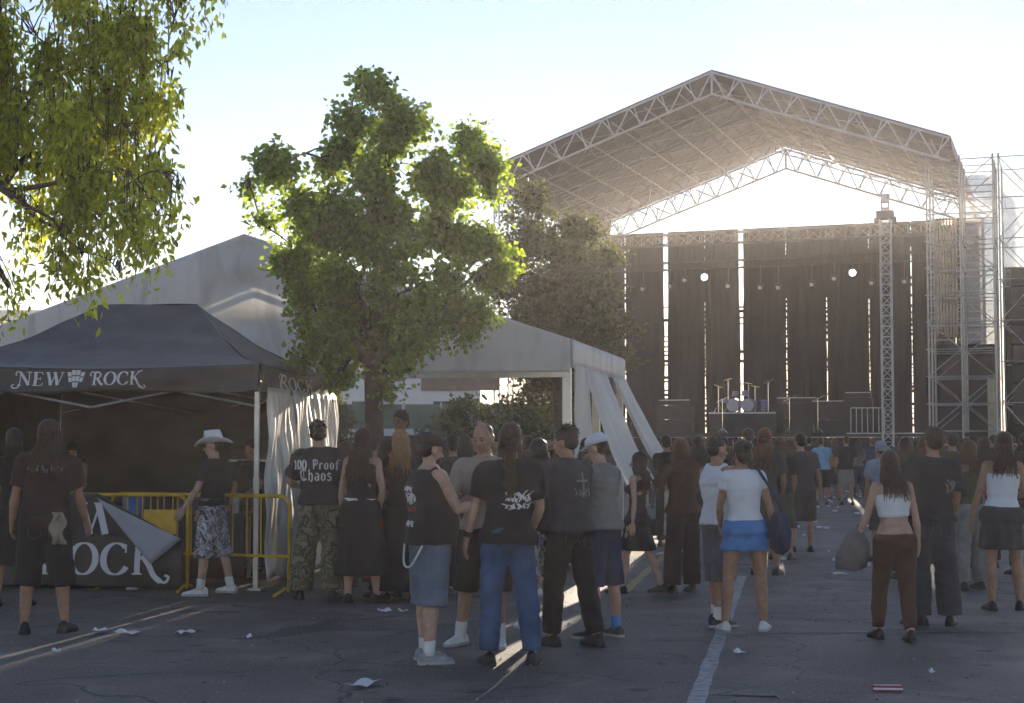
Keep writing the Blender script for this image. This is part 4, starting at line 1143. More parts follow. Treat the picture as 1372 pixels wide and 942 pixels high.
    if shirt:
        kind, cm = shirt[0], F[shirt[1]]
        T = MB(); n0 = None
        hem = shirt[2] if len(shirt) > 2 else (.90 if not fem else .93)
        def sleeves(fr, r0, r1):
            for k in 'LR':
                sh, el, wr = J['sh' + k], J['el' + k], J['wr' + k]
                pts = [sh, sh.lerp(el, min(fr, 1) * .5), sh.lerp(el, min(fr, 1))]
                rr = [r0, (r0 + r1) / 2, r1]
                if fr > 1: pts.append(el.lerp(wr, fr - 1)); rr.append(r1 * .8)
                T.tube(pts, rr, 12)
        bb = build ** .6
        if kind in ('tee', 'long', 'tight'):
            pf = puff if kind != 'tight' else .009
            T.loft(rings(tab, hem, 1.488, pf, belly), UU, 22)
            T.capsule(UU((-sw * .95, 0, 1.412)), UU((sw * .95, 0, 1.412)), .071, .071)
            if kind == 'tee': sleeves(shirt[3] if len(shirt) > 3 else .72, .071 * bb, .070 * bb)
            elif kind == 'tight': sleeves(.42, .058, .058)
            else: sleeves(1.9, .066 * bb, .06 * bb)
        elif kind in ('tank', 'vest'):
            T.loft(rings(tab, hem, 1.40, puff * (.7 if kind == 'tank' else 1.1), belly), UU, 22)
            wx = .62 if kind == 'tank' else .86
            for s_ in (-1, 1):
                T.capsule(UU((s_ * sw * wx * .8, -.02, 1.39)), UU((s_ * sw * wx * .72, -.005, 1.458)), .045 if kind == 'vest' else .03, .04 if kind == 'vest' else .024)
                T.capsule(UU((s_ * sw * wx * .8, .04, 1.36)), UU((s_ * sw * wx * .72, -.005, 1.458)), .045 if kind == 'vest' else .03, .04 if kind == 'vest' else .024)
            T.loft(rings(tab, 1.30, 1.475 if kind == 'vest' else 1.42, .014 if kind == 'vest' else .006, 0), lambda p: UU((p.x * wx * (1.02 if p.z > 1.38 else 1.1), p.y, p.z)), 18)
        elif kind == 'strapless':
            T.loft(rings(tab, hem, 1.345, .011, 0), UU, 22)
        elif kind == 'crop':
            T.loft(rings(tab, 1.145, 1.36, .010, 0), UU, 22)
            for s_ in (-1, 1):
                T.capsule(UU((s_ * .085, -.085, 1.33)), UU((s_ * .085, -.01, 1.465)), .018, .014, 8); T.capsule(UU((s_ * .085, .085, 1.33)), UU((s_ * .085, -.01, 1.465)), .018, .014, 8)
        if fem and bust:
            for s_ in (-1, 1): T.ell(UU((s_ * .065, .085, 1.29)), (.066 * bust, .062 * bust, .066 * bust), None, 10, 8)
        to = link('top', T.mesh('top'), cm, root)
        QUEUE.append((to, max(vox, .012), None, prints, .0095 if vox < .02 and kind not in ('strapless', 'crop', 'tight') else (.004 if vox < .02 else 0)))
    # ---- below the waist
    if legs:
        kind, cm = legs[0], F[legs[1]]
        T = MB()
        waist = legs[2] if len(legs) > 2 else 1.01
        if kind in ('skirt', 'dress'):
            hemz = legs[3] if len(legs) > 3 else .5
            fl = legs[4] if len(legs) > 4 else .06
            rr = rings(tab, .90, waist, .014, 0)
            low = []
            kx = max(abs(J['knL'].y), abs(J['knR'].y))
            cy = (J['knL'].y + J['knR'].y) / 2
            for i in range(6):
                t = i / 6.0; zz = hemz + (.90 - hemz) * t
                low.append((zz, .185 * build + fl * (1 - t), .135 * build + (fl * .8 + kx * .6) * (1 - t), 0, cy * (1 - t)))
            T.loft([(a, b, c, d, e) for a, b, c, d, e in low + rr], lambda p: UU((p.x * (1 + .05 * math.sin(p.z * 0 + math.atan2(p.y, p.x) * 9) * (p.z < .85)), p.y * (1 + .05 * math.sin(math.atan2(p.y, p.x) * 9) * (p.z < .85)), p.z)), 48)
        else:
            fr = {'pants': 1.96, 'baggy': 1.98, 'shorts': legs[3] if len(legs) > 3 else 1.12, 'tightpants': 1.94}[kind]
            r0, r1, r2 = {'pants': (.108, .082, .072), 'baggy': (.114, .100, .108), 'shorts': (.112, .102, .104), 'tightpants': (.103, .070, .052)}[kind]
            tb = build ** .7 * (1.05 if fem else 1)
            T.loft(rings(tab, .83, waist, .02, belly * .5), UU, 22)
            for k in 'LR':
                hp, kn, an = J['hp' + k], J['kn' + k], J['an' + k]
                if fr <= 1: pts, rr = [hp, hp.lerp(kn, fr * .5), hp.lerp(kn, fr)], [r0, (r0 + r1) / 2, r1]
                else: pts, rr = [hp + Vector((0, 0, .02)), hp.lerp(kn, .5), kn, kn.lerp(an, (fr - 1) * .5), kn.lerp(an, fr - 1)], [r0, (r0 * .55 + r1 * .45), r1, (r1 + r2) / 2 + .004, r2]
                if fr < 1.5 and fr > 1: pts, rr = pts[:3] + pts[4:], [r0, (r0 + r1) / 2, r1, r2]
                T.tube(pts, [q * max(tb, 1.0) * (1.03 if fem else 1) for q in rr], 14)
        lo = link({'skirt': 'skirt', 'dress': 'skirt', 'shorts': 'shorts'}.get(kind, 'trousers'), T.mesh('bottom'), cm, root)
        seams = None
        if vox < .014 and kind in ('pants', 'baggy', 'shorts'):
            tm = M_THREAD
            def pocket(cx):
                pts = [(cx - .055, .93), (cx + .055, .93), (cx + .05, .80), (cx, .775), (cx - .05, .80), (cx - .055, .93)]
                return [bar(a[0], a[1] + dn.z, b[0], b[1] + dn.z, .006) for a, b in zip(pts, pts[1:])]
            seams = [(pocket(-.085) + pocket(.085) + [bar(-.16, .965 + dn.z, 0, .945 + dn.z, .005), bar(0, .945 + dn.z, .16, .965 + dn.z, .005), bar(0, .945 + dn.z, 0, .82 + dn.z, .005)], 0, 0, tm, 'back')]
        QUEUE.append((lo, max(vox, .012), None, seams, .004 if kind == 'tightpants' else (.0055 if vox < .02 else 0)))
    # ---- feet
    if shoes:
        for k in 'LR':
            an, fd = J['an' + k], J['fd' + k]
            lift = an.z - .085
            tilt = math.radians(min(55, lift * 260)) if lift > .01 else 0
            sd = Vector((fd.y, -fd.x, 0))
            def ft(p):
                x, y, zz = p
                y2, z2 = y * math.cos(tilt) + zz * math.sin(tilt), zz * math.cos(tilt) - y * math.sin(tilt)
                return an + sd * x + fd * y2 + Vector((0, 0, z2 - .085))
            prof = [(-.082, .024, .058), (-.066, .036, .088), (-.02, .041, .105), (.035, .042, .088), (.09, .047, .066), (.14, .046, .055), (.178, .034, .044), (.194, .016, .03)]
            sh = MB(); vs = []
            for (y, w, hgt) in prof:
                vs += [ft((x_ * w, y, .012 + zz * (hgt - .012))) for x_, zz in ((-1, 0), (-1.06, .3), (-.82, .75), (-.3, 1), (.3, 1), (.82, .75), (1.06, .3), (1, 0))]
            fs = [(i * 8 + j, i * 8 + (j + 1) % 8, (i + 1) * 8 + (j + 1) % 8, (i + 1) * 8 + j) for i in range(len(prof) - 1) for j in range(8)] + [tuple(range(7, -1, -1)), tuple((len(prof) - 1) * 8 + j for j in range(8))]
            sh.add(vs, fs)
            so = sh.build('shoe', shoes[0], root, True)
            sl_ = MB(); vs = []
            for (y, w, hgt) in prof:
                y *= 1.03
                vs += [ft((-w * 1.1, y, 0.001)), ft((-w * 1.13, y, .024)), ft((w * 1.13, y, .024)), ft((w * 1.1, y, 0.001))]
            sl_.add(vs, [(i * 4 + j, i * 4 + (j + 1) % 4, (i + 1) * 4 + (j + 1) % 4, (i + 1) * 4 + j) for i in range(len(prof) - 1) for j in range(4)] + [(3, 2, 1, 0), tuple((len(prof) - 1) * 4 + j for j in range(4))])
            sl_.build('sole', shoes[1], so)
            if shoes[2]:
                kn = J['kn' + k]; d = (kn - an).normalized()
                MB().tube([an - d * .02, an + d * .03, an + d * .085, an + d * .10], [.046, .044, .047, .043], 12).build('sock', shoes[2], root, True)
    # ---- hair
    if hair:
        kind, hm = hair[0], HAIR[hair[1]]
        r_ = random.Random(int(px * 7 + foot))
        Hm = MB()
        def strands(n, a0, a1, length, rad, wob, spread, npt=6, fr=None):
            for i in range(n):
                a = R(a0 + (a1 - a0) * (i + r_.random()) / n)
                hz_ = r_.uniform(-.06, .09)
                rr = math.sqrt(max(0.05, 1 - (hz_ / .11) ** 2))
                cs, sn_ = math.cos(a), math.sin(a)
                pts = []; rads = []
                Lz = length * r_.uniform(.82, 1.1)
                ztop = 1.655 + hz_
                for j in range(npt):
                    t = j / (npt - 1)
                    zz = ztop - Lz * t
                    out = 1.0 if zz > 1.58 else 1.0 + spread * (1.58 - zz) / .2
                    x = sn_ * (.080 * rr * (1 - t) + .085 * t) * min(out, 1.9)
                    y = -cs * (.100 * rr * (1 - t) + .095 * t)
                    if zz < 1.49: y = min(y, -.118 * build - .01 * r_.random()) if cs > 0.1 else y - .03
                    x += r_.gauss(0, wob) * t; y += r_.gauss(0, wob * .6) * t
                    p = (x, y, zz)
                    pts.append(HH(p) if zz > 1.53 else HH((x, y, 1.53)).lerp(UU(p), min(1, (1.53 - zz) / .08)))
                    rads.append(rad * (1.05 - .75 * t ** 2))
                Hm.tube(pts, rads, 5)
        if kind in ('short', 'crop'):
            g_ = .086 if kind == 'short' else .080
            if hat: kind, g_ = 'crop', .079
            Hm.ell(HH((0, -.017, 1.668)), (g_, .101 if kind == 'short' else .097, .094 if kind == 'short' else .086), hq, 16, 10)
            Hm.ell(HH((0, -.045, 1.62)), (.078, .066, .07), hq, 14, 8)
            for i in range(150 if vox < .02 and not hat else 0):
                a = r_.uniform(0, 6.28); e = r_.uniform(.1, 1.4)
                p = Vector((.083 * math.cos(e) * math.cos(a), -.017 + .097 * math.cos(e) * math.sin(a), 1.668 + .088 * math.sin(e)))
                q = p + Vector((r_.gauss(0, .014), r_.gauss(-.006, .014), .004 + r_.gauss(0, .01)))
                Hm.tube([HH(p), HH(q)], [.006, .002], 4)
        elif kind == 'balding':
            Hm.ell(HH((0, -.04, 1.625)), (.080, .066, .062), hq, 16, 10)
            Hm.ell(HH((0, -.025, 1.672)), (.075, .082, .072), hq, 16, 10)
        else:
            Hm.ell(HH((0, -.016, 1.668)), (.084, .100, .095), hq, 16, 10)
            Hm.ell(HH((0, -.045, 1.61)), (.080, .068, .08), hq, 14, 8)
            ln = hair[2] if len(hair) > 2 else .42
            nn = 1.0 if vox < .02 else .6
            if kind == 'long': strands(int(130 * nn), -114, 114, ln, .0085, .012, .32); strands(int(26 * nn), -114, 114, ln * 1.05, .003, .03, .42)
            elif kind == 'curly': strands(int(150 * nn), -125, 125, ln, .010, .026, .75, 10); strands(int(30 * nn), -125, 125, ln, .004, .04, .9, 10)
            elif kind == 'tied':
                for i in range(46):
                    pts = [HH((r_.gauss(0, .012), -.105, 1.63))]
                    for j in range(1, 6):
                        t = j / 5; p = (r_.gauss(0, .016) + .012 * math.sin(i), -.135 - .02 * t + r_.gauss(0, .008), 1.63 - ln * t)
                        pts.append(HH(p).lerp(UU(p), min(1, t * 1.5)))
                    Hm.tube(pts, [.008, .0095, .009, .008, .006, .003], 4)
                strands(int(60 * nn), -105, 105, .14, .008, .006, 0, 4)
            elif kind == 'bun':
                Hm.ell(HH((0, -.105, 1.70)), (.048, .045, .045), hq, 12, 8); strands(20, -100, 100, .10, .011, .005, 0, 4)
            elif kind == 'bob': strands(int(110 * nn), -118, 118, .20, .0085, .01, .1, 5)
        hair_o = Hm.build('hair', hm, root, True)
    if beard:
        MB().ell(HH((0, .05, 1.55)), (.052, .052, .045), hq, 12, 8).build('beard', HAIR[beard], root, True)
    if face:
        for s_ in (-1, 1):
            MB().ell(HH((s_ * .029, .084, 1.622)), (.013, .009, .008), hq, 8, 6).build('eye', M_EYE, root, True)
            MB().tube([HH((s_ * .014, .094, 1.641)), HH((s_ * .03, .094, 1.646)), HH((s_ * .046, .082, 1.640))], [.003, .005, .003], 5).build('eyebrow', HAIR['dark'], root, True)
        MB().ell(HH((0, .086, 1.556)), (.022, .01, .007), hq, 10, 6).build('mouth', M_LIP, root, True)
    # ---- hats
    if hat:
        kind, hm = hat
        if kind == 'cap':
            c = MB().loft([(1.655, .088, .108, 0, -.01), (1.69, .088, .108, 0, -.01), (1.72, .080, .098, 0, -.012), (1.745, .058, .072, 0, -.014), (1.757, .02, .025, 0, -.014)], HH, 20).build('cap', hm, root, True)
            MB().grid(lambda u, v: HH(((u - .5) * .15 * (1 - .25 * v * v), .075 + .085 * v * (1 - .9 * (2 * u - 1) ** 2 * .5), 1.672 - .012 * v - .02 * (2 * u - 1) ** 2)), 10, 5, .006).build('peak', hm, c, True)
        elif kind == 'cowboy':
            c = MB().loft([(1.66, .092, .112, 0, -.005), (1.70, .088, .108, 0, -.005), (1.755, .076, .100, 0, 0), (1.80, .058, .088, 0, .005), (1.79, .03, .06, 0, .005)], HH, 24).build('hat', hm, root, True)
            def brim(u, v):
                a = 2 * math.pi * u; r0 = .085 + .095 * v
                x, y = r0 * math.cos(a), r0 * 1.18 * math.sin(a)
                return HH((x, y - .005, 1.664 + .062 * v ** 1.5 * abs(math.cos(a)) ** 2.0 - .03 * v * abs(math.sin(a)) ** 2))
            MB().grid(brim, 32, 6, .006).build('brim', hm, c, True)
            MB().loft([(1.672, .0935, .1135, 0, -.005), (1.69, .0915, .1115, 0, -.005)], HH, 24).build('hat_band', F['charcoal'], c, True)
        elif kind == 'sunhat':
            c = MB().loft([(1.66, .09, .11, 0, -.005), (1.71, .085, .105, 0, -.005), (1.75, .07, .085, 0, -.005), (1.765, .03, .04, 0, -.005)], HH, 20).build('hat', hm, root, True)
            MB().grid(lambda u, v: HH(((.085 + .16 * v) * math.cos(6.2832 * u), (.105 + .16 * v) * math.sin(6.2832 * u), 1.668 - .03 * v + .02 * math.sin(18 * u) * v)), 30, 5, .005).build('brim', hm, c, True)
        elif kind == 'headscarf':
            MB().loft([(1.60, .08, .09, 0, -.03), (1.66, .09, .108, 0, -.016), (1.71, .082, .1, 0, -.015), (1.75, .05, .06, 0, -.015)], HH, 18).build('headscarf', hm, root, True)
    for ex in extras:
        ex(root, J, UU, HH)
    # ---- weight on one leg: the hips swing out, the shoulders tip back
    rw = random.Random(int(px * 13 + hh * 1000)); s_ = rw.uniform(.45, 1.0) * rw.choice((-1, 1)) * sway
    roll = R(-2.6 * s_)
    def W(p):
        x, y, zz = p
        t = max(0.0, min(1.0, (zz - .06) / .89)); t = t * t * (3 - 2 * t)
        sh = .042 * s_ * (t if zz < .95 else 1 - .75 * (zz - .95) / .8)
        w = max(0.0, min(1.0, (zz - .55) / .55)); w = w * w * (3 - 2 * w)
        return (x + sh + max(0, zz - .95) * math.sin(roll) * .6 * w, y, zz - x * math.sin(roll) * w)
    stack = list(root.children)
    seen = set()
    while stack:
        c = stack.pop()
        stack += list(c.children)
        if c.data is None or c.data.name in seen: continue
        seen.add(c.data.name)
        for v in c.data.vertices: v.co = W(v.co)
    hand_mb.v = [W(p) for p in hand_mb.v]
    return root, J

def finish_people():
    for (o, vox, hm, pr, wr) in QUEUE:
        md = o.modifiers.new('remesh', 'REMESH'); md.mode = 'VOXEL'; md.voxel_size = vox; md.use_smooth_shade = True
        ms = o.modifiers.new('smooth', 'SMOOTH'); ms.factor = 0.5; ms.iterations = 3 if vox < .02 else 1
    bpy.context.view_layer.update()
    dg = bpy.context.evaluated_depsgraph_get()
    res = [bpy.data.meshes.new_from_object(q[0].evaluated_get(dg)) for q in QUEUE]
    for i, ((o, vox, hm, pr, wr), me) in enumerate(zip(QUEUE, res)):
        m = o.data.materials[0]
        o.modifiers.clear()
        if wr:                             # creases
            n = len(me.vertices); co = np.empty(n * 3, np.float32); me.vertices.foreach_get('co', co); co = co.reshape(-1, 3)
            no = np.empty(n * 3, np.float32); me.vertices.foreach_get('normal', no); no = no.reshape(-1, 3)
            g = np.random.default_rng(i); d = np.zeros(n)
            for k in range(9):
                w = g.normal(size=3) * np.array([16, 16, 26]) * g.uniform(.5, 1.7); d += np.sin(co @ w + g.uniform(0, 6.28) + 1.5 * np.sin(co[:, 2] * 14 + k))
            co = co + no * (d * wr / 4.2)[:, None]
            me.vertices.foreach_set('co', co.astype(np.float32).ravel())
        if hm is not None and hm.v:
            bm = bmesh.new(); bm.from_mesh(me)
            vs = [bm.verts.new(p) for p in hm.v]
            for f in hm.f:
                try: bm.faces.new([vs[j] for j in f]).smooth = True
                except ValueError: pass
            bm.to_mesh(me); bm.free()
        me.materials.clear(); me.materials.append(m)
        me.name = o.name
        old = o.data; o.data = me
        bpy.data.meshes.remove(old)
        me.polygons.foreach_set('use_smooth', [True] * len(me.polygons))
        if pr:
            bvh = BVHTree.FromPolygons([v.co.copy() for v in me.vertices], [tuple(p.vertices) for p in me.polygons])
            for strokes, x0, z0, pm, side in pr:
                sg = -1 if side == 'back' else 1
                def place(x, y, k):
                    org = Vector((x0 - sg * x, sg * 2.0, z0 + y))
                    hit = bvh.ray_cast(org, Vector((0, -sg, 0)))
                    if hit[0] is None: return None
                    return hit[0] + Vector((0, sg * (.004 + .0004 * k), 0))
                mbp = strokes_mesh(strokes, place)
                if mbp.v: mbp.build('seams' if pm is M_THREAD else 'print', pm, o)['kind'] = 'stuff'
def scribble(w, h, n, seed, wd=.012):      # an unreadable print: short crossing strokes
    r_ = random.Random(seed); out = []
    for i in range(n):
        x, y = (i + r_.random()) / n * w - w / 2, r_.uniform(0, h * .3)
        pts = [Vector((x, y)), Vector((x + r_.uniform(-.02, .03), y + h * r_.uniform(.3, .5))), Vector((x + r_.uniform(-.03, .03), y + h * r_.uniform(.55, .7)))]
        P = [pts[0].lerp(pts[1], k / 3) for k in range(3)] + [pts[1].lerp(pts[2], k / 3) for k in range(4)]
        st_ = []
        for k, p in enumerate(P):
            q = wd * r_.uniform(.3, .7)
            st_.append([(p.x - q, p.y), (p.x + q, p.y + q * .5)])
        out.append(st_)
    return out
def bar(x0, y0, x1, y1, wd):
    a, b = Vector((x0, y0)), Vector((x1, y1)); d = (b - a).normalized(); n_ = Vector((-d.y, d.x)) * wd / 2
    return [[tuple(a.lerp(b, k / 6) + n_), tuple(a.lerp(b, k / 6) - n_)] for k in range(7)]
# ================================================================== BARRIERS, BANNER, BOOTH
M_YELLOW = mat('yellow_barrier_paint', (0.58, 0.35, 0.02), 0.45, var=0.2, scale=7, bump=0.05, bscale=30)
M_ZINC = mat('zinc_barrier', (0.55, 0.53, 0.50), 0.35, metal=0.6, var=0.15)
def barrier(p, q, label, m, group, H=1.03, low=.40, name='crowd_barrier', plate=None, step=.165):
    p, q = Vector(p), Vector(q); d = q - p; W = d.length
    e = tag(empty(name, p, math.atan2(d.y, d.x)), label, 'barrier', group)
    r_ = .14
    path = [(0, 0, .03), (0, 0, H - r_)] + [(r_ - r_ * math.cos(R(a)), 0, H - r_ + r_ * math.sin(R(a))) for a in (15, 30, 45, 60, 75, 90)]
    path += [(W - x, 0, z) for x, y, z in reversed(path)]
    MB().tube(path, .021, 8).build('frame', m, e, True)
    MB().tube([(0, 0, low), (W, 0, low)], .016, 6).build('bottom_rail', m, e)
    bm_ = MB().tube([(0, 0, low), (0, 0, H)], .0085, 6).mesh('bar', m)
    k = int(W / step)
    for i in range(1, k):
        b = link('bar', bm_, None, e); b.location = (W * i / k, 0, 0)
    ft = MB().tube([(0, -.28, .015), (0, -.05, .07), (0, .05, .07), (0, .28, .015)], .016, 6).mesh('foot', m)
    for x in (.02, W - .02):
        b = link('foot', ft, None, e); b.location = (x, 0, 0)
    if plate:
        MB().box((plate[0], -.012, plate[1]), (plate[2], .006, plate[3])).build('plate', m, e)
    return e, W
def gd(px, d):                             # ground point in direction px at distance d
    return at(px, 592, d) * 1.0
def gz(px, d):
    p = at(px, 592, d); p.z = 0; return p
BP, BQ = gz(-48, 17.15), gz(253, 16.95)
BR1, BW1 = barrier(BP, BQ, 'yellow crowd barrier with the black lettered banner hung on it', M_YELLOW, 'yellow crowd barriers', plate=(2.2, .74, .36, .26))
BR2, BW2 = barrier(gz(150, 17.35), gz(389, 16.5), 'bare yellow crowd barrier behind the person in the cowboy hat', M_YELLOW, 'yellow crowd barriers', low=.40)
barrier(gz(882, 25.0), gz(905, 22.2), 'zinc crowd barrier at the foot of the marquee curtains', M_ZINC, None, H=1.05, low=.2, step=.12)
# banner in the barrier's own frame
BMI = (Matrix.Translation(BP) @ Matrix.Rotation(math.atan2((BQ - BP).y, (BQ - BP).x), 4, 'Z')).inverted()
def bl(px, py):                            # banner-plane coordinates of a pixel
    o = BMI @ Vector((0, 0, CAMZ)); d = BMI.to_3x3() @ ray(px, py); p = o + d * ((-.035 - o.y) / d.y)
    return p.x, p.z
BAN = tag(empty('banner', BP, math.atan2((BQ - BP).y, (BQ - BP).x)), 'black banner with big white letters, one corner folded down, hung on barrier', 'banner')
M_BANNER = mat('banner_black', (0.017, 0.017, 0.018), 0.5, var=0.2, bump=.1, bscale=10); M_BANBACK = mat('banner_reverse', (0.33, 0.34, 0.38), 0.6, var=0.06)
xl, xr = 0.05, bl(246, 700)[0]; zt_, zb_ = 1.045, .035
ax, az = bl(131, 668); ex_, ez = bl(246, 726)
def ban_top(x):
    return zt_ if x <= ax else zt_ + (ez - zt_) * (x - ax) / (ex_ - ax)
def ban(u, v):
    x = xl + (xr - xl) * u; zt2 = ban_top(x)
    return Vector((x, -.032 - .012 * math.sin(u * 19 + v * 2) * v - .01 * math.sin(v * 7 + u * 4), zt2 + (zb_ - zt2) * v))
MB().grid(ban, 90, 30, .002).build('sheet', M_BANNER, BAN, True)
def ban_place(x, z, k):
    if z > ban_top(x) - .005: return None
    u = (x - xl) / (xr - xl); zt2 = ban_top(x); v = (z - zt2) / (zb_ - zt2)
    return ban(min(max(u, 0), 1), min(max(v, 0), 1)) + Vector((0, -.006 - .0006 * k, 0))
def ban_row(word, p0, p1, ybase, ytop):
    st = text_strokes(word, 1.0, 0.12, slant=.04, centre=False)
    w = max(q[0] for s_ in st for pr in s_ for q in pr)
    x0, x1 = bl(p0, ybase)[0], bl(p1, ybase)[0]; z0, z1 = bl(p0, ybase)[1], bl(p0, ytop)[1]
    return [[[(x0 + q[0] * (x1 - x0) / w, z0 + q[1] * (z1 - z0)) for q in pr] for pr in s_] for s_ in st]
strokes_mesh(ban_row('NEW', 14, 162, 716, 674), ban_place).build('lettering', M_WHITEPRINT, BAN)['label'] = 'white word NEW'
strokes_mesh(ban_row('ROCK', 52, 228, 768, 728), ban_place).build('lettering', M_WHITEPRINT, BAN)['label'] = 'white word ROCK'
c1, c2, c3 = bl(131, 667), bl(245, 722), bl(204, 756)
MB().grid(lambda u, v: Vector((c1[0] + (c2[0] - c1[0]) * v * (1 - u) + (c3[0] - c1[0]) * v * u, -.062 - .02 * v - .02 * math.sin(3.14 * v), c1[1] + (c2[1] - c1[1]) * v * (1 - u) + (c3[1] - c1[1]) * v * u)), 8, 12, .003).build('folded_corner', M_BANBACK, BAN, True)

# inside the booth
TB = tag(empty('sales_table', PTM @ Vector((-2.0, 1.3, 0)), PT_RZ), 'black covered sales table inside the pop-up tent', 'table')
MB().box((0, 0, .76), (3.2, .7, .03)).build('tabletop', M_BLACKCLOTH, TB)
MB().grid(lambda u, v: (-1.6 + 3.2 * u, -.36 - .02 * math.sin(u * 50) * v, .77 - .72 * v), 80, 4, .003).build('table_cover', M_BLACKCLOTH, TB, True)
for x in (-1.5, 1.5):
    MB().box((x, .25, .37), (.04, .04, .74)).build('leg', M_TENTFRAME, TB)
PO = tag(empty('poster', PTM @ Vector((-1.05, PTD - .1, 0)), PT_RZ), 'dim grey poster on the back wall inside the tent', 'poster')
MB().box((0, 0, 1.68), (.62, .012, .62)).build('sheet', mat('poster_grey', (0.10, 0.10, 0.10), 0.8, var=.4, scale=9), PO)
MB().box((0, -.02, 1.35), (.66, .03, .03)).build('rail', M_TENTFRAME, PO)
q = PTM @ Vector((-2.55, 1.15, .78))
BK = tag(empty('blue_tub', gz(180, 17.6)), 'small blue tub standing behind the yellow barrier', 'tub')
MB().tube([(0, 0, .62), (0, 0, .98)], [.10, .13], 14).build('shell', mat('blue_plastic', (0.03, 0.14, 0.40), .4), BK, True)
MB().box((0, 0, .31), (.34, .34, .62)).build('stand', M_BLACK, BK)
BT = tag(empty('water_bottle', PTM @ Vector((-.55, 1.15, .777))), 'clear water bottle standing on the sales table', 'bottle')
MB().tube([(0, 0, 0), (0, 0, .17), (0, 0, .2), (0, 0, .23)], [.035, .035, .014, .014], 10).build('bottle_body', mat('pale_plastic', (.45, .5, .52), .15), BT, True)
MB().tube([(0, 0, .23), (0, 0, .25)], .016, 8).build('bottle_cap', F['sky'], BT)
for i, (x, c) in enumerate(((-2.9, 'red'), (-2.4, 'grey'), (-1.5, 'charcoal'), (-1.1, 'navy'))):
    o = tag(MB().box((0, 0, .05), (.32, .26, .10)).box((0.01, 0, .125), (.30, .25, .05)).build('folded_shirts', F[c]), '%s folded shirts piled on the sales table' % {'red': 'red', 'grey': 'grey', 'charcoal': 'charcoal', 'navy': 'navy blue'}[c], 'shirts')
    o.location = PTM @ Vector((x, 1.25, .777)); o.rotation_euler = (0, 0, PT_RZ)

# ================================================================== EXTRAS PEOPLE CARRY OR WEAR
def shoulder_bag(side, colour, zc=.98, size=(.17, .075, .20), back=-.06, drop=None):
    def f(root, J, UU, HH):
        m = F[colour]; x = side * (.30)
        c = Vector((x, back, zc))
        b = MB().loft([(zc - size[2] * .95, size[1] * .35, size[0] * .5, x, back), (zc - size[2] * .7, size[1] * .95, size[0] * .95, x, back), (zc - size[2] * .1, size[1] * 1.05, size[0] * 1.02, x, back), (zc + size[2] * .5, size[1] * .75, size[0] * .85, x, back), (zc + size[2] * .72, size[1] * .25, size[0] * .7, x, back)], lambda p: p + Vector((0, 0, 0)), 22).build('bag', m, root, True)
        top = UU((side * .135, -.015, 1.475))
        MB().tube(sub([Vector((x, back - size[0] * .6, zc + size[2] * .6)), Vector((side * .235, back - .09, 1.25)), Vector((side * .15, -.09, 1.44)), top + Vector((0, 0, .008)), Vector((side * .17, .10, 1.36)), Vector((side * .24, .09, 1.2)), Vector((x, back + size[0] * .6, zc + size[2] * .6))], 6), .014, 6).build('strap', m, b, True)
    return f
def waist_chain(root, J, UU, HH):
    r_ = .205
    pts = [Vector((-.10 + .02 * t, -.19 - .03 * math.sin(math.pi * t / 9), 0)) for t in range(1)]
    path = sub([Vector((-.13, -.155, .90)), Vector((-.04, -.20, .77)), Vector((.06, -.215, .735)), Vector((.13, -.20, .77)), Vector((.17, -.14, .90))], 6)
    MB().tube(path, .0085, 6).build('chain', mat('pale_chain', (.62, .61, .60), .35, metal=.3), root, True)
def held_box(k, size, m, nm, ofs=(0, .06, .0)):
    def f(root, J, UU, HH):
        c = J['wr' + k] + (J['wr' + k] - J['el' + k]).normalized() * .10 + Vector(ofs)
        MB().box(c, size).build(nm, m, root)
    return f
def held_bottle(k):
    def f(root, J, UU, HH):
        c = J['wr' + k] + (J['wr' + k] - J['el' + k]).normalized() * .08 + Vector((0, .0, 0))
        MB().tube([c + Vector((0, 0, -.12)), c + Vector((0, 0, .05)), c + Vector((0, 0, .09)), c + Vector((0, 0, .13))], [.032, .032, .014, .014], 10).build('bottle', M_SHOEB, root, True)
    return f
def wristband(k):
    def f(root, J, UU, HH):
        w, e = J['wr' + k], J['el' + k]
        MB().tube([w.lerp(e, .06), w.lerp(e, .22)], .033, 12).build('wristband', F['black'], root)
    return f
def belt(col, z=1.0, r=(.185, .14)):
    def f(root, J, UU, HH):
        dz = 0
        MB().loft([(z - .02, r[0], r[1], 0, 0), (z + .02, r[0], r[1], 0, 0)], UU, 28).build('belt', F[col], root, True)
    return f
def tied_cloth(x, colour):
    def f(root, J, UU, HH):
        MB().grid(lambda u, v: Vector((x + (u - .5) * .11 + .02 * math.sin(v * 9 + u * 5), -.16 - .02 * math.sin(u * 8) - .01 * v, 1.0 - .26 * v)), 8, 10, .012).build('tied_cloth', F[colour], root, True)
    return f
def sack(side, colour):
    def f(root, J, UU, HH):
        c = J['wr' + ('L' if side < 0 else 'R')] + Vector((side * .03, -.04, -.05))
        b = MB().loft([(c.z - .25, .07, .05, c.x + side * .03, c.y), (c.z - .23, .14, .075, c.x + side * .03, c.y), (c.z - .12, .165, .09, c.x + side * .025, c.y), (c.z - .0, .135, .075, c.x, c.y), (c.z + .09, .085, .05, c.x - side * .01, c.y), (c.z + .15, .03, .03, c.x - side * .02, c.y)], lambda p: p + Vector((.008 * math.sin(p.z * 60 + p.y * 40), .012 * math.sin(p.x * 50 + p.z * 22), .01 * math.sin(p.x * 40))), 28).build('bag', F[colour], root, True)
        MB().tube([c + Vector((-side * .03, 0, .16)), c + Vector((-side * .08, .02, .22)), J['wr' + ('L' if side < 0 else 'R')] + Vector((0, 0, .02))], .012, 6).build('handle', F[colour], b, True)
    return f

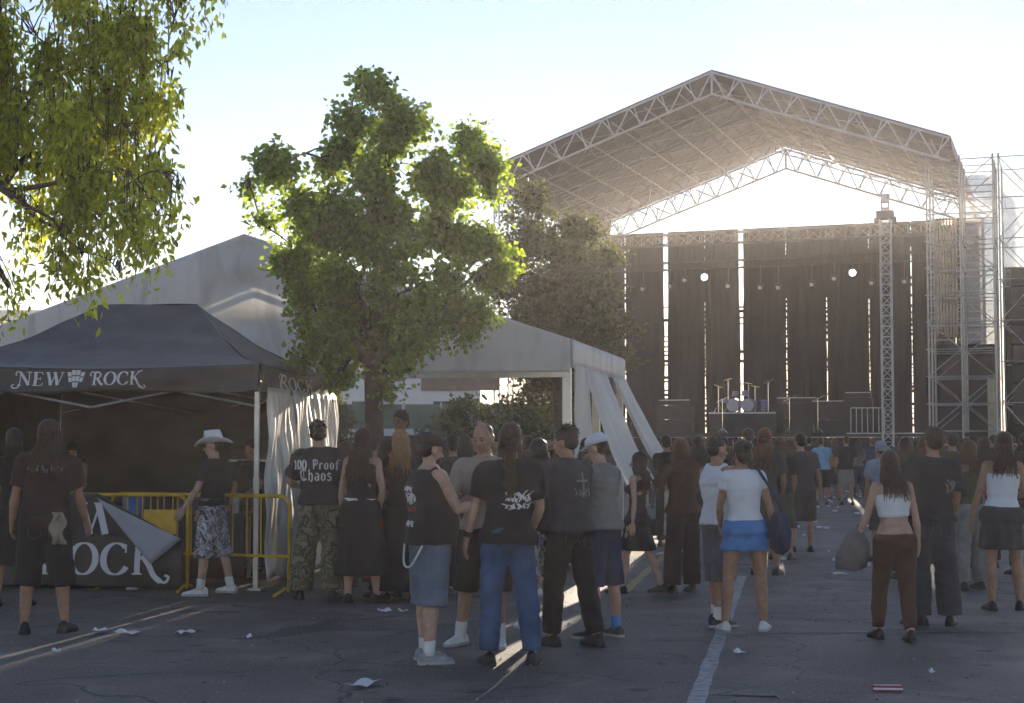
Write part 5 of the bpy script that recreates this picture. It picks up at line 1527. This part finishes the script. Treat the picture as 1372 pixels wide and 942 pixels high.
# ================================================================== THE PEOPLE NEAREST
W_ = M_PRINTW
txt = lambda s_, size, gap=.08: text_strokes(s_, size, gap)
person(16, 812, 577, 8, 'dark-haired person in black shirt and skirt beside the long-haired one', fem=True, skin='tan', hair=('bob', 'dark'), shirt=('tee', 'black'), legs=('skirt', 'black', 1.02, .40, .05), armR=(10, 12, 25, 20))
person(62, 848, 566, 3, 'long-haired person in dark tee and baggy black shorts, back turned, by banner', build=1.12, skin='tan', hair=('long', 'brown', .34), shirt=('tee', 'maroon_black', .86, .8), legs=('shorts', 'black', 1.0, 1.25), legL=(-2, 2, 7, 15), legR=(2, 2, 5, 12), armL=(0, 12, 18, 10), armR=(8, 13, 16, 5), head=(-25, 0),
       prints=[(scribble(.30, .07, 16, 2, .01), 0, 1.315, M_PRINTG, 'back')], extras=[tied_cloth(.15, 'beige')])
person(285, 797, 590, 80, 'person in white cowboy hat, black tee and camouflage shorts by the barrier', skin='light', h=1.68, hair=('short', 'brown'), hat=('cowboy', mat('hat_white', (.66, .65, .65), .7, var=.06)), shirt=('tee', 'black', .97, .7), legs=('shorts', 'camo_bw', 1.03, 1.2), shoes=(M_SHOEW, M_SOLE, M_SOCKW), legL=(8, 4, 5, 20), legR=(-8, 4, 6, 20), armL=(20, 8, 12, 0), armR=(16, 7, 14, 0), head=(8, 6), face=True, extras=[belt('khakigrey', 1.03, (.185, .138))])
person(425, 803, 566, -4, 'stout person in black tee lettered 100 Proof Chaos and camouflage trousers', build=1.2, hair=('short', 'black'), skin='light', shirt=('tee', 'faded_black', .93, .85), legs=('baggy', 'camo_green', 1.0), armL=(10, 24, 75, 30), armR=(10, 20, 70, 30), legL=(0, 3, 7, 15), legR=(0, 3, 7, 15), head=(6, 0),
       prints=[(txt('100 Proof', .098, .07), 0, 1.275, W_, 'back'), (txt('chaos', .115, .07), 0.0, 1.165, W_, 'back')])
person(486, 808, 577, -14, 'long-haired person in black strappy top and long black skirt beside stout lettered tee', fem=True, build=1.06, hair=('long', 'brown', .40), shirt=('tank', 'black', 1.0), legs=('skirt', 'black', 1.03, .28, .11), shoes=(M_SHOEB, M_SOLEB, None), armL=(4, 12, 20, 15), armR=(-2, 14, 45, 40), legL=(0, 2, 5, 20), legR=(3, 3, 4, 30), head=(-22, 0), extras=[belt('white', 1.03, (.168, .125))])
person(537, 806, 579, -8, 'fair long-haired person in black top, hair glowing, next to strappy top', fem=True, hair=('long', 'blond', .30), shirt=('tee', 'black', .98, .5), legs=('skirt', 'black', 1.02, .12, .16), armL=(6, 14, 60, 40), armR=(6, 14, 50, 30), head=(-20, 0))
person(516, 800, 590, 25, 'person in black with a red skirt panel behind the strappy top', fem=True, hair=('long', 'dark', .3), shirt=('tee', 'black'), legs=('skirt', 'red', 1.02, .22, .06), skin='light', vox=.016)
person(574, 887, 584, -62, 'stocky person in black cap, sleeveless printed top and denim shorts with chain', build=1.22, belly=.045, skin='light', hair=('short', 'black'), hat=('cap', F['black']), beard='dark', shirt=('vest', 'black', .90), legs=('shorts', 'paledenim', .98, 1.14), shoes=(M_SHOEG, M_SOLE, M_SOCKW), armL=(28, 10, 72, 5), armR=(26, 10, 78, 5), legL=(3, 2, 4, 10), legR=(-3, 2, 4, 10), head=(4, 10), face=True,
       prints=[(scribble(.17, .06, 9, 4, .02), 0, 1.30, W_, 'back'), (scribble(.16, .10, 9, 5, .022), 0, 1.20, W_, 'back'), (scribble(.15, .05, 7, 6, .02), .0, 1.14, M_PRINTR, 'back'), (scribble(.17, .06, 9, 7, .018), 0, 1.03, W_, 'back')], extras=[waist_chain])
person(684, 890, 571, 3, 'person with long tied hair, black printed tee and blue jeans, back turned', build=1.0, hair=('tied', 'brown', .42), skin='light', shirt=('tee', 'black', .87, .78), legs=('pants', 'jeans', 1.0), shoes=(M_SHOEB, M_SOLEB, None), armL=(2, 13, 12, 10), armR=(8, 10, 40, 30), legL=(0, 2, 6, 12), legR=(0, 2, 6, 12), head=(-12, 0),
       prints=[(scribble(.20, .10, 12, 11, .016), .05, 1.17, W_, 'back'), (scribble(.20, .06, 12, 12, .014), .05, 1.12, W_, 'back'), (scribble(.05, .05, 4, 13, .012), -.03, 1.28, M_PRINTG, 'back')], extras=[wristband('L')])
person(648, 866, 570, 168, 'balding person in tan tee facing the tied-haired one', hair=('balding', 'brown'), skin='tan', shirt=('tee', 'beige', .92, .8), legs=('shorts', 'black', 1.0, 1.15), shoes=(M_SHOEW, M_SOLE, M_SOCKW), armL=(20, 10, 75, 20), armR=(22, 16, 78, 25), legL=(2, 3, 4, 10), legR=(0, 2, 9, 20), head=(-12, 8), face=True)
person(766, 866, 573, 38, 'person in grey printed tee and black trousers leaning toward the group', build=1.06, hair=('short', 'dark'), skin='tan', shirt=('tee', 'charcoal', .90, .85), legs=('pants', 'black', 1.0), lean=5, armL=(35, 8, 55, 20), armR=(20, 8, 40, 10), legL=(10, 6, 3, 8), legR=(-8, 6, 3, 8), head=(22, 6),
       prints=[([bar(.0, 0, .0, .2, .02), bar(-.07, .13, .07, .13, .018)] + scribble(.16, .08, 9, 21, .01), .03, 1.18, M_PRINTG, 'back')])
person(810, 855, 584, 48, 'person in white cap, beige tee and navy shorts with blue socks', hair=('short', 'brown'), skin='light', hat=('cap', mat('cap_white', (.60, .61, .66), .8, var=.06)), shirt=('tee', 'khakigrey', .92, .75), legs=('shorts', 'navy', 1.0, 1.1), shoes=(M_SHOEB, M_SOLE, M_SOCKB), lean=4, armL=(25, 8, 70, 25), armR=(18, 10, 62, 25), legL=(2, 2, 4, 15), legR=(0, 2, 5, 15), head=(15, 16), face=True)
person(856, 795, 606, 62, 'slight long-haired person in black dress walking past the marquee curtains', fem=True, hair=('long', 'dark', .36), skin='light', build=.92, shirt=('tank', 'black', .95), legs=('skirt', 'black', 1.0, .55, .05), shoes=(M_SHOEB, M_SOLEB, None), armL=(-8, 8, 10, 10), armR=(14, 8, 18, 10), legL=(16, 6, 2, 8), legR=(-14, 8, 2, 8), extras=[shoulder_bag(1, 'charcoal', .82, (.12, .06, .13))])
person(913, 794, 590, 24, 'curly long-haired person in dark brown clothes holding up a camera', hair=('curly', 'auburn', .36), skin='tan', shirt=('tee', 'brown', .9, .9), legs=('baggy', 'maroon_black', 1.0), armL=(38, 12, 60, 25), armR=(30, 10, 70, 30), extras=[held_box('L', (.12, .06, .07), M_BLACK, 'camera')])
person(962, 838, 586, -58, 'person in white sleeveless shirt and grey shorts holding a bottle', hair=('crop', 'black'), skin='tan', build=1.02, shirt=('vest', 'white', .93), legs=('shorts', 'greydenim', 1.0, 1.2), shoes=(M_SHOEB, M_SOLE, M_SOCKW), armL=(30, 12, 85, 35), armR=(18, 14, 95, 20), legL=(8, 4, 4, 10), legR=(-6, 4, 4, 15), head=(-4, 4), face=True, extras=[held_bottle('R')])
person(996, 846, 593, 6, 'person in white tee and bright blue short skirt with navy shoulder bag', fem=True, build=1.08, hair=('bun', 'black'), skin='tan', shirt=('tight', 'white', .98), legs=('skirt', 'skyskirt', 1.02, .74, .03), shoes=(M_SHOEW, M_SOLE, None), armL=(10, 12, 40, 30), armR=(0, 16, 14, 0), legL=(0, 2, 7, 5), legR=(0, 2, 8, 25), head=(20, 0), extras=[shoulder_bag(1, 'navy', .93, (.20, .09, .23), -.10)])
person(1026, 770, 576, -20, 'tall auburn long-haired person in dark clothes behind the white tee', hair=('long', 'auburn', .40), skin='tan', shirt=('tee', 'charcoal'), legs=('shorts', 'olive', 1.0, 1.15), armR=(18, 10, 45, 20), vox=.016)
person(1196, 858, 606, 4, 'long-haired person in white crop top and dark trousers walking with grey sack', fem=True, build=1.04, hair=('long', 'brown', .32), skin='light', shirt=('crop', 'white'), legs=('tightpants', 'brown', .99), shoes=(M_SHOEB, M_SOLEB, None), armL=(8, 18, 22, 0), armR=(0, 10, 14, 10), legL=(14, 10, 0, 5), legR=(-12, 10, 0, 5), head=(-8, 0), extras=[sack(-1, 'grey')])
person(1254, 838, 576, -6, 'short-haired person in black tee and dark jeans beside the crop top', build=1.06, hair=('short', 'dark'), skin='tan', shirt=('tee', 'faded_black', .92, .8), legs=('baggy', 'darkjeans', 1.0), legL=(0, 2, 5, 45), legR=(0, 2, 3, 15), armL=(2, 10, 16, 10), armR=(6, 8, 30, 30), head=(15, 0), prints=[(scribble(.05, .16, 3, 31, .02), .13, 1.16, M_PRINTG, 'back')])
person(1348, 818, 582, -6, 'long-haired person in white strapless top and dark skirt', fem=True, build=1.05, hair=('long', 'brown', .30), skin='tan', shirt=('strapless', 'white', .99), legs=('skirt', 'charcoal', 1.02, .60, .03), shoes=(M_SHOEB, M_SOLEB, None), armL=(4, 14, 14, 10), armR=(20, 14, 60, 20), legL=(0, 2, 4, 10), legR=(4, 3, 4, 20), head=(10, 0))
person(1300, 790, 592, 30, 'person in dark top with orange-lit bare arms beyond the black tee', fem=True, hair=('long', 'auburn', .28), skin='tan', shirt=('tank', 'olive'), legs=('pants', 'khakigrey'), armR=(10, 20, 60, 20), vox=.016, extras=[shoulder_bag(1, 'khakigrey', .85)])
person(1182, 752, 592, 10, 'person in grey-blue shirt and white headscarf beyond the crop top', hair=('short', 'brown'), hat=('headscarf', F['greyblue']), shirt=('tee', 'greyblue'), legs=('shorts', 'charcoal', 1.0, 1.1), skin='tan', vox=.018)
person(1216, 776, 588, 0, 'person with loose brown hair between crop top and black tee', hair=('long', 'brown', .28), shirt=('tee', 'orange'), legs=('pants', 'black'), skin='tan', vox=.018)
person(733, 800, 577, 150, 'person in brown sun hat, light blue shirt and pale camouflage shorts', fem=True, hair=('long', 'brown', .25), hat=('sunhat', mat('straw_hat', (.20, .12, .08), .8)), shirt=('tee', 'sky'), legs=('shorts', 'camo_bw', 1.0, 1.1), shoes=(M_SHOEW, M_SOLE, None), vox=.015, h=1.60, face=True)
person(146, 0, 0, 172, 'vendor with bare arms leaning on the sales table in the tent', fem=True, hair=('long', 'dark', .3), shirt=('tank', 'maroon_black'), legs=('pants', 'black'), armL=(35, 10, 50, 40), armR=(38, 12, 60, 40), lean=10, h=1.62, loc=tuple(PTM @ Vector((-2.75, 1.95, 0))), vox=.016, head=(5, 12), face=True)
person(325, 0, 0, 150, 'dim vendor in dark shirt standing at the tent\'s side behind the table', hair=('short', 'dark'), shirt=('tee', 'charcoal'), legs=('pants', 'black'), armL=(20, 10, 50, 30), h=1.62, loc=tuple(PTM @ Vector((-.6, 2.0, 0))), vox=.018)
person(722, 842, 580, 20, 'dark-clad person half hidden behind the tied-haired one', hair=('long', 'black', .3), shirt=('tee', 'black'), legs=('shorts', 'camo_bw', 1.0, 1.2), shoes=(M_SHOEW, M_SOLE, None), vox=.016, h=1.62)
# ================================================================== THE CROWD FARTHER OFF
rc = random.Random(91)
CN = {'black': 'black', 'faded_black': 'faded black', 'charcoal': 'charcoal', 'grey': 'grey', 'white': 'white', 'sky': 'light blue', 'navy': 'navy', 'red': 'red', 'brown': 'brown', 'olive': 'olive', 'maroon_black': 'dark maroon', 'darkjeans': 'dark jeans', 'jeans': 'blue jeans', 'khakigrey': 'pale grey', 'beige': 'beige', 'greydenim': 'grey denim', 'paledenim': 'pale denim', 'orange': 'rust', 'greyblue': 'grey-blue'}
used = {}
def extra(px, d, yaw, hair, shirt, legs, where, h=1.70, fem=False, hat=None, skin='tan', vox=.024, kind='tee', lk='pants', z=0.0, head=(0, 0), armL=None, armR=None, face=False):
    p = gz(px, d); p.z = z
    hn = {'long': 'long', 'short': 'short', 'curly': 'curly long', 'tied': 'tied', 'bob': 'bobbed', 'bun': 'pinned-up', 'crop': 'cropped'}[hair[0]]
    hc = {'brown': 'brown', 'dark': 'dark', 'black': 'black', 'auburn': 'auburn', 'blond': 'fair'}[hair[1]]
    top = {'tank': 'strappy top', 'vest': 'sleeveless shirt'}.get(kind, 'tee')
    bt = {'skirt': 'skirt', 'shorts': 'shorts'}.get(lk, 'trousers')
    lab = '%s %s-haired person in %s %s and %s %s %s' % (hn.replace(' ', '-'), hc, CN[shirt], top, CN[legs], bt, where)
    lg = {'skirt': ('skirt', legs, 1.02, .45, .06), 'shorts': ('shorts', legs, 1.0, 1.1)}.get(lk, ('pants', legs))
    used[lab] = used.get(lab, 0) + 1
    person(px, 0, 0, yaw, lab, fem=fem, hair=hair, skin=skin, shirt=(kind, shirt), legs=lg, loc=tuple(p), h=h, vox=vox, hat=hat, hands=False, head=(head[0] + rc.uniform(-35, 35), head[1] + rc.uniform(-4, 10)), group='the crowd', face=face,
           armL=armL or (rc.uniform(0, 25), rc.uniform(6, 14), rc.uniform(10, 70), 20), armR=armR or (rc.uniform(0, 25), rc.uniform(6, 14), rc.uniform(10, 70), 20), legL=(rc.uniform(-4, 6), 3, 4, 10), legR=(rc.uniform(-4, 6), 3, 4, 10))
U_ = 'beneath the marquee'
# under the marquee and behind the near group
extra(537, 19.2, 178, ('short', 'black'), 'maroon_black', 'black', 'standing tall ' + U_, h=1.98, skin='dark', vox=.018, face=True)
extra(462, 17.4, 10, ('long', 'auburn'), 'black', 'darkjeans', 'by the plane tree', fem=True, h=1.60, vox=.018)
extra(502, 18.0, -40, ('short', 'brown'), 'charcoal', 'black', 'by the plane tree', h=1.68, vox=.018)
extra(590, 16.5, -20, ('long', 'black'), 'black', 'black', 'behind the stocky one', h=1.64, fem=True, vox=.018)
extra(606, 18.5, 30, ('short', 'dark'), 'olive', 'darkjeans', U_, h=1.68)
extra(624, 17.2, 0, ('bob', 'black'), 'navy', 'black', 'behind the balding one', h=1.66, fem=True, vox=.018)
extra(588, 20.0, 170, ('crop', 'brown'), 'grey', 'navy', U_, h=1.74, hat=('cap', F['charcoal']))
extra(632, 21.0, 200, ('short', 'brown'), 'black', 'greydenim', U_, h=1.72)
extra(705, 17.8, 40, ('long', 'brown'), 'brown', 'black', 'behind the tied-haired one', h=1.66, fem=True, vox=.018)
extra(664, 20.3, 150, ('short', 'dark'), 'charcoal', 'black', U_, h=1.70)
extra(692, 22.5, 190, ('curly', 'dark'), 'maroon_black', 'black', U_, h=1.72)
extra(752, 19.4, 60, ('long', 'dark'), 'faded_black', 'black', 'by the marquee', h=1.66, fem=True)
extra(560, 22.0, 20, ('long', 'auburn'), 'red', 'black', U_, h=1.64, fem=True)
extra(640, 24.0, 0, ('short', 'black'), 'khakigrey', 'jeans', U_, h=1.75)
extra(720, 24.5, 10, ('short', 'brown'), 'olive', 'black', U_, h=1.72)
extra(785, 20.0, -30, ('tied', 'brown'), 'black', 'black', 'behind the white cap', h=1.64, fem=True)
extra(575, 24.8, 40, ('short', 'dark'), 'navy', 'darkjeans', U_, h=1.73)
# between marquee and stage
B_ = 'in the stage crowd'
extra(893, 24, -30, ('short', 'dark'), 'black', 'darkjeans', 'behind the curly-haired one', h=1.70)
extra(935, 22, 20, ('long', 'dark'), 'charcoal', 'black', 'behind the white shirt', h=1.68, fem=True, vox=.02)
extra(1003, 24, 15, ('short', 'brown'), 'faded_black', 'black', B_, h=1.80)
extra(1046, 21.5, -20, ('long', 'brown'), 'black', 'olive', B_, h=1.66, fem=True, lk='skirt', vox=.02)
extra(1072, 23.0, 5, ('short', 'dark'), 'charcoal', 'charcoal', B_, h=1.72, lk='shorts', vox=.02)
extra(1058, 30, 20, ('long', 'auburn'), 'maroon_black', 'black', B_, h=1.68, fem=True)
extra(1100, 40, 0, ('short', 'brown'), 'sky', 'black', B_, h=1.72, lk='shorts')
extra(1118, 43, 15, ('long', 'auburn'), 'orange', 'black', B_, h=1.70, fem=True, lk='skirt')
extra(1134, 40, -10, ('short', 'dark'), 'black', 'khakigrey', B_, h=1.74, lk='shorts')
extra(1150, 46, 0, ('long', 'brown'), 'grey', 'darkjeans', B_, h=1.66, fem=True)
extra(1084, 47, 0, ('short', 'black'), 'black', 'black', B_, h=1.74)
extra(1168, 50, 10, ('short', 'brown'), 'navy', 'black', B_, h=1.72)
extra(970, 36, 0, ('long', 'black'), 'black', 'black', B_, h=1.70, fem=True)
extra(985, 44, 10, ('short', 'dark'), 'olive', 'darkjeans', B_, h=1.74)
extra(950, 48, -10, ('long', 'brown'), 'brown', 'darkjeans', B_, h=1.68, fem=True)
extra(920, 42, 0, ('short', 'dark'), 'charcoal', 'black', B_, h=1.74)
extra(905, 47, 12, ('curly', 'dark'), 'faded_black', 'darkjeans', B_, h=1.70)
extra(880, 38, 0, ('short', 'brown'), 'navy', 'darkjeans', B_, h=1.74)
extra(1030, 49, 0, ('short', 'dark'), 'faded_black', 'black', B_, h=1.74)
extra(1205, 44, 0, ('short', 'black'), 'charcoal', 'darkjeans', B_, h=1.74)
extra(1226, 38, -12, ('long', 'brown'), 'black', 'greydenim', B_, h=1.68, fem=True)
extra(1236, 27, 10, ('long', 'auburn'), 'brown', 'black', 'behind the black tee', h=1.68, fem=True, vox=.02)
extra(1276, 22, -10, ('short', 'dark'), 'olive', 'black', 'beside the black tee', h=1.73, vox=.02)
extra(1318, 20, 0, ('long', 'brown'), 'red', 'darkjeans', 'beyond the strapless top', h=1.66, fem=True, vox=.02)
extra(1372, 19, 10, ('curly', 'brown'), 'brown', 'black', 'past the strapless top', h=1.70, vox=.02)
extra(1330, 33, 0, ('short', 'dark'), 'black', 'black', 'before the scaffold tower', h=1.74)
extra(1355, 40, 0, ('short', 'brown'), 'grey', 'darkjeans', 'before the scaffold tower', h=1.74)
extra(1290, 42, 0, ('long', 'dark'), 'navy', 'black', 'before the scaffold tower', h=1.68, fem=True)
extra(1265, 47, 0, ('short', 'dark'), 'brown', 'black', 'before the scaffold tower', h=1.74)
finish_people()

# ================================================================== LITTER
M_PAPER = mat('paper', (0.62, 0.62, 0.64), 0.8, var=0.08)
def scrap(px, py, w, l, rz, seed, label, m=M_PAPER, group=None):
    w, l = w * .72, l * .72
    r_ = random.Random(seed); g = gp(px, py)
    k = [r_.uniform(0, 6) for _ in range(3)]
    o = MB().grid(lambda u, v: ((u - .5) * w * (1 - .25 * v * math.sin(k[0])), (v - .5) * l, .010 + .03 * abs(math.sin(u * 3.1 + k[1])) * abs(v - .3) + .02 * abs(math.sin(v * 4 + k[2]))), 6, 6, .0015).build('paper_scrap', m)
    o.location = g; o.rotation_euler = (0, 0, rz)
    return tag(o, label, 'litter', group)
scrap(134, 849, .17, .20, .2, 1, 'small white paper scrap close to the feet of the long-haired person')
scrap(170, 851, .18, .24, 1.2, 2, 'crumpled white paper scrap on asphalt in front of the banner')
scrap(247, 850, .17, .20, 2.4, 3, 'white paper scrap on asphalt below the yellow barriers')
scrap(176, 792, .18, .16, .6, 4, 'white paper lying against the foot of the banner')
scrap(486, 921, .16, .34, -.5, 5, 'large white paper sheet on asphalt before the stocky person')
scrap(516, 821, .14, .12, .5, 6, 'pale scrap at the feet of the strappy top', group='scraps by the skirted people')
scrap(540, 822, .14, .12, 1.5, 7, 'pale scrap near the denim shorts')
scrap(990, 878, .11, .13, .3, 8, 'small white scrap beside the painted line')
scrap(1249, 905, .05, .06, .3, 9, 'tiny white scrap near the flattened red packet')
scrap(334, 857, .05, .05, .3, 10, 'tiny pale scrap on bare asphalt before the barriers')
scrap(1125, 771, .25, .2, .3, 11, 'white scrap on the sunlit asphalt ahead of the walker with sack')
scrap(1280, 758, .16, .2, .3, 12, 'white scrap at the feet of the strapless top')
scrap(75, 877, .10, .06, .3, 13, 'dull scrap on asphalt below the long-haired person')
g = gp(1189, 926)
PK = tag(MB().box((0, 0, .02), (.19, .07, .035)).build('flattened_packet', mat('red_card', (.30, .03, .04), .5)), 'flattened red and white packet lying on the asphalt', 'litter')
PK.location = g; PK.rotation_euler = (0, 0, -.1)
MB().box((0, -.0365, .02), (.186, .002, .012)).build('white_edge', M_PAPER, PK); MB().box((0, 0, .039), (.17, .02, .002)).build('white_edge', M_PAPER, PK)
# strewn rubbish far off, too small to tell apart
r_ = random.Random(4); mb = MB()
for i in range(150):
    px, py = r_.uniform(1010, 1260), r_.choice((r_.uniform(655, 668), r_.uniform(660, 700), r_.uniform(665, 760)))
    g = gp(px, py); s_ = r_.uniform(.03, .10); a = r_.uniform(0, 3.1)
    mb.box((g.x, g.y, .02), (s_, s_ * .7, .035), Matrix.Rotation(a, 3, 'Z'))
tag(mb.build('strewn_rubbish', M_PAPER), 'strewn pale rubbish on the asphalt before the stage crowd', 'litter', kind='stuff')
mb = MB()
M_BUTT = mat('butts_and_crumbs', (0.22, 0.20, 0.17), 0.9, var=.6, island=True)
for i in range(420):                       # butts, bottle tops and crumbs all over the tarmac
    y = 9.0 + 16 * r_.random() ** 1.6; x = r_.uniform(-.36, .36) * y
    s_ = r_.uniform(.004, .011); a = r_.uniform(0, 3.1)
    mb.box((x, y, .007), (s_ * r_.uniform(1, 3), s_, .010), Matrix.Rotation(a, 3, 'Z'))
tag(mb.build('ground_crumbs', M_BUTT), 'cigarette butts and crumbs scattered over the asphalt', 'litter', kind='stuff')
# ================================================================== DUSTY AIR
def haze(density, aniso, col):
    mb = MB(); mb.box((0, 320, 9.5), (1010, 770, 21))
    m = bpy.data.materials.new('dusty_air'); m.use_nodes = True
    nt = m.node_tree; nt.nodes.remove(nt.nodes['Principled BSDF'])
    pv = nt.nodes.new('ShaderNodeVolumePrincipled')
    pv.inputs['Color'].default_value = col + (1,)
    pv.inputs['Density'].default_value = density
    pv.inputs['Anisotropy'].default_value = aniso
    nt.links.new(pv.outputs[0], nt.nodes['Material Output'].inputs['Volume'])
    return tag(mb.build('haze', m), kind='stuff')
haze(0.0007, 0.5, (0.97, 0.92, 0.92))
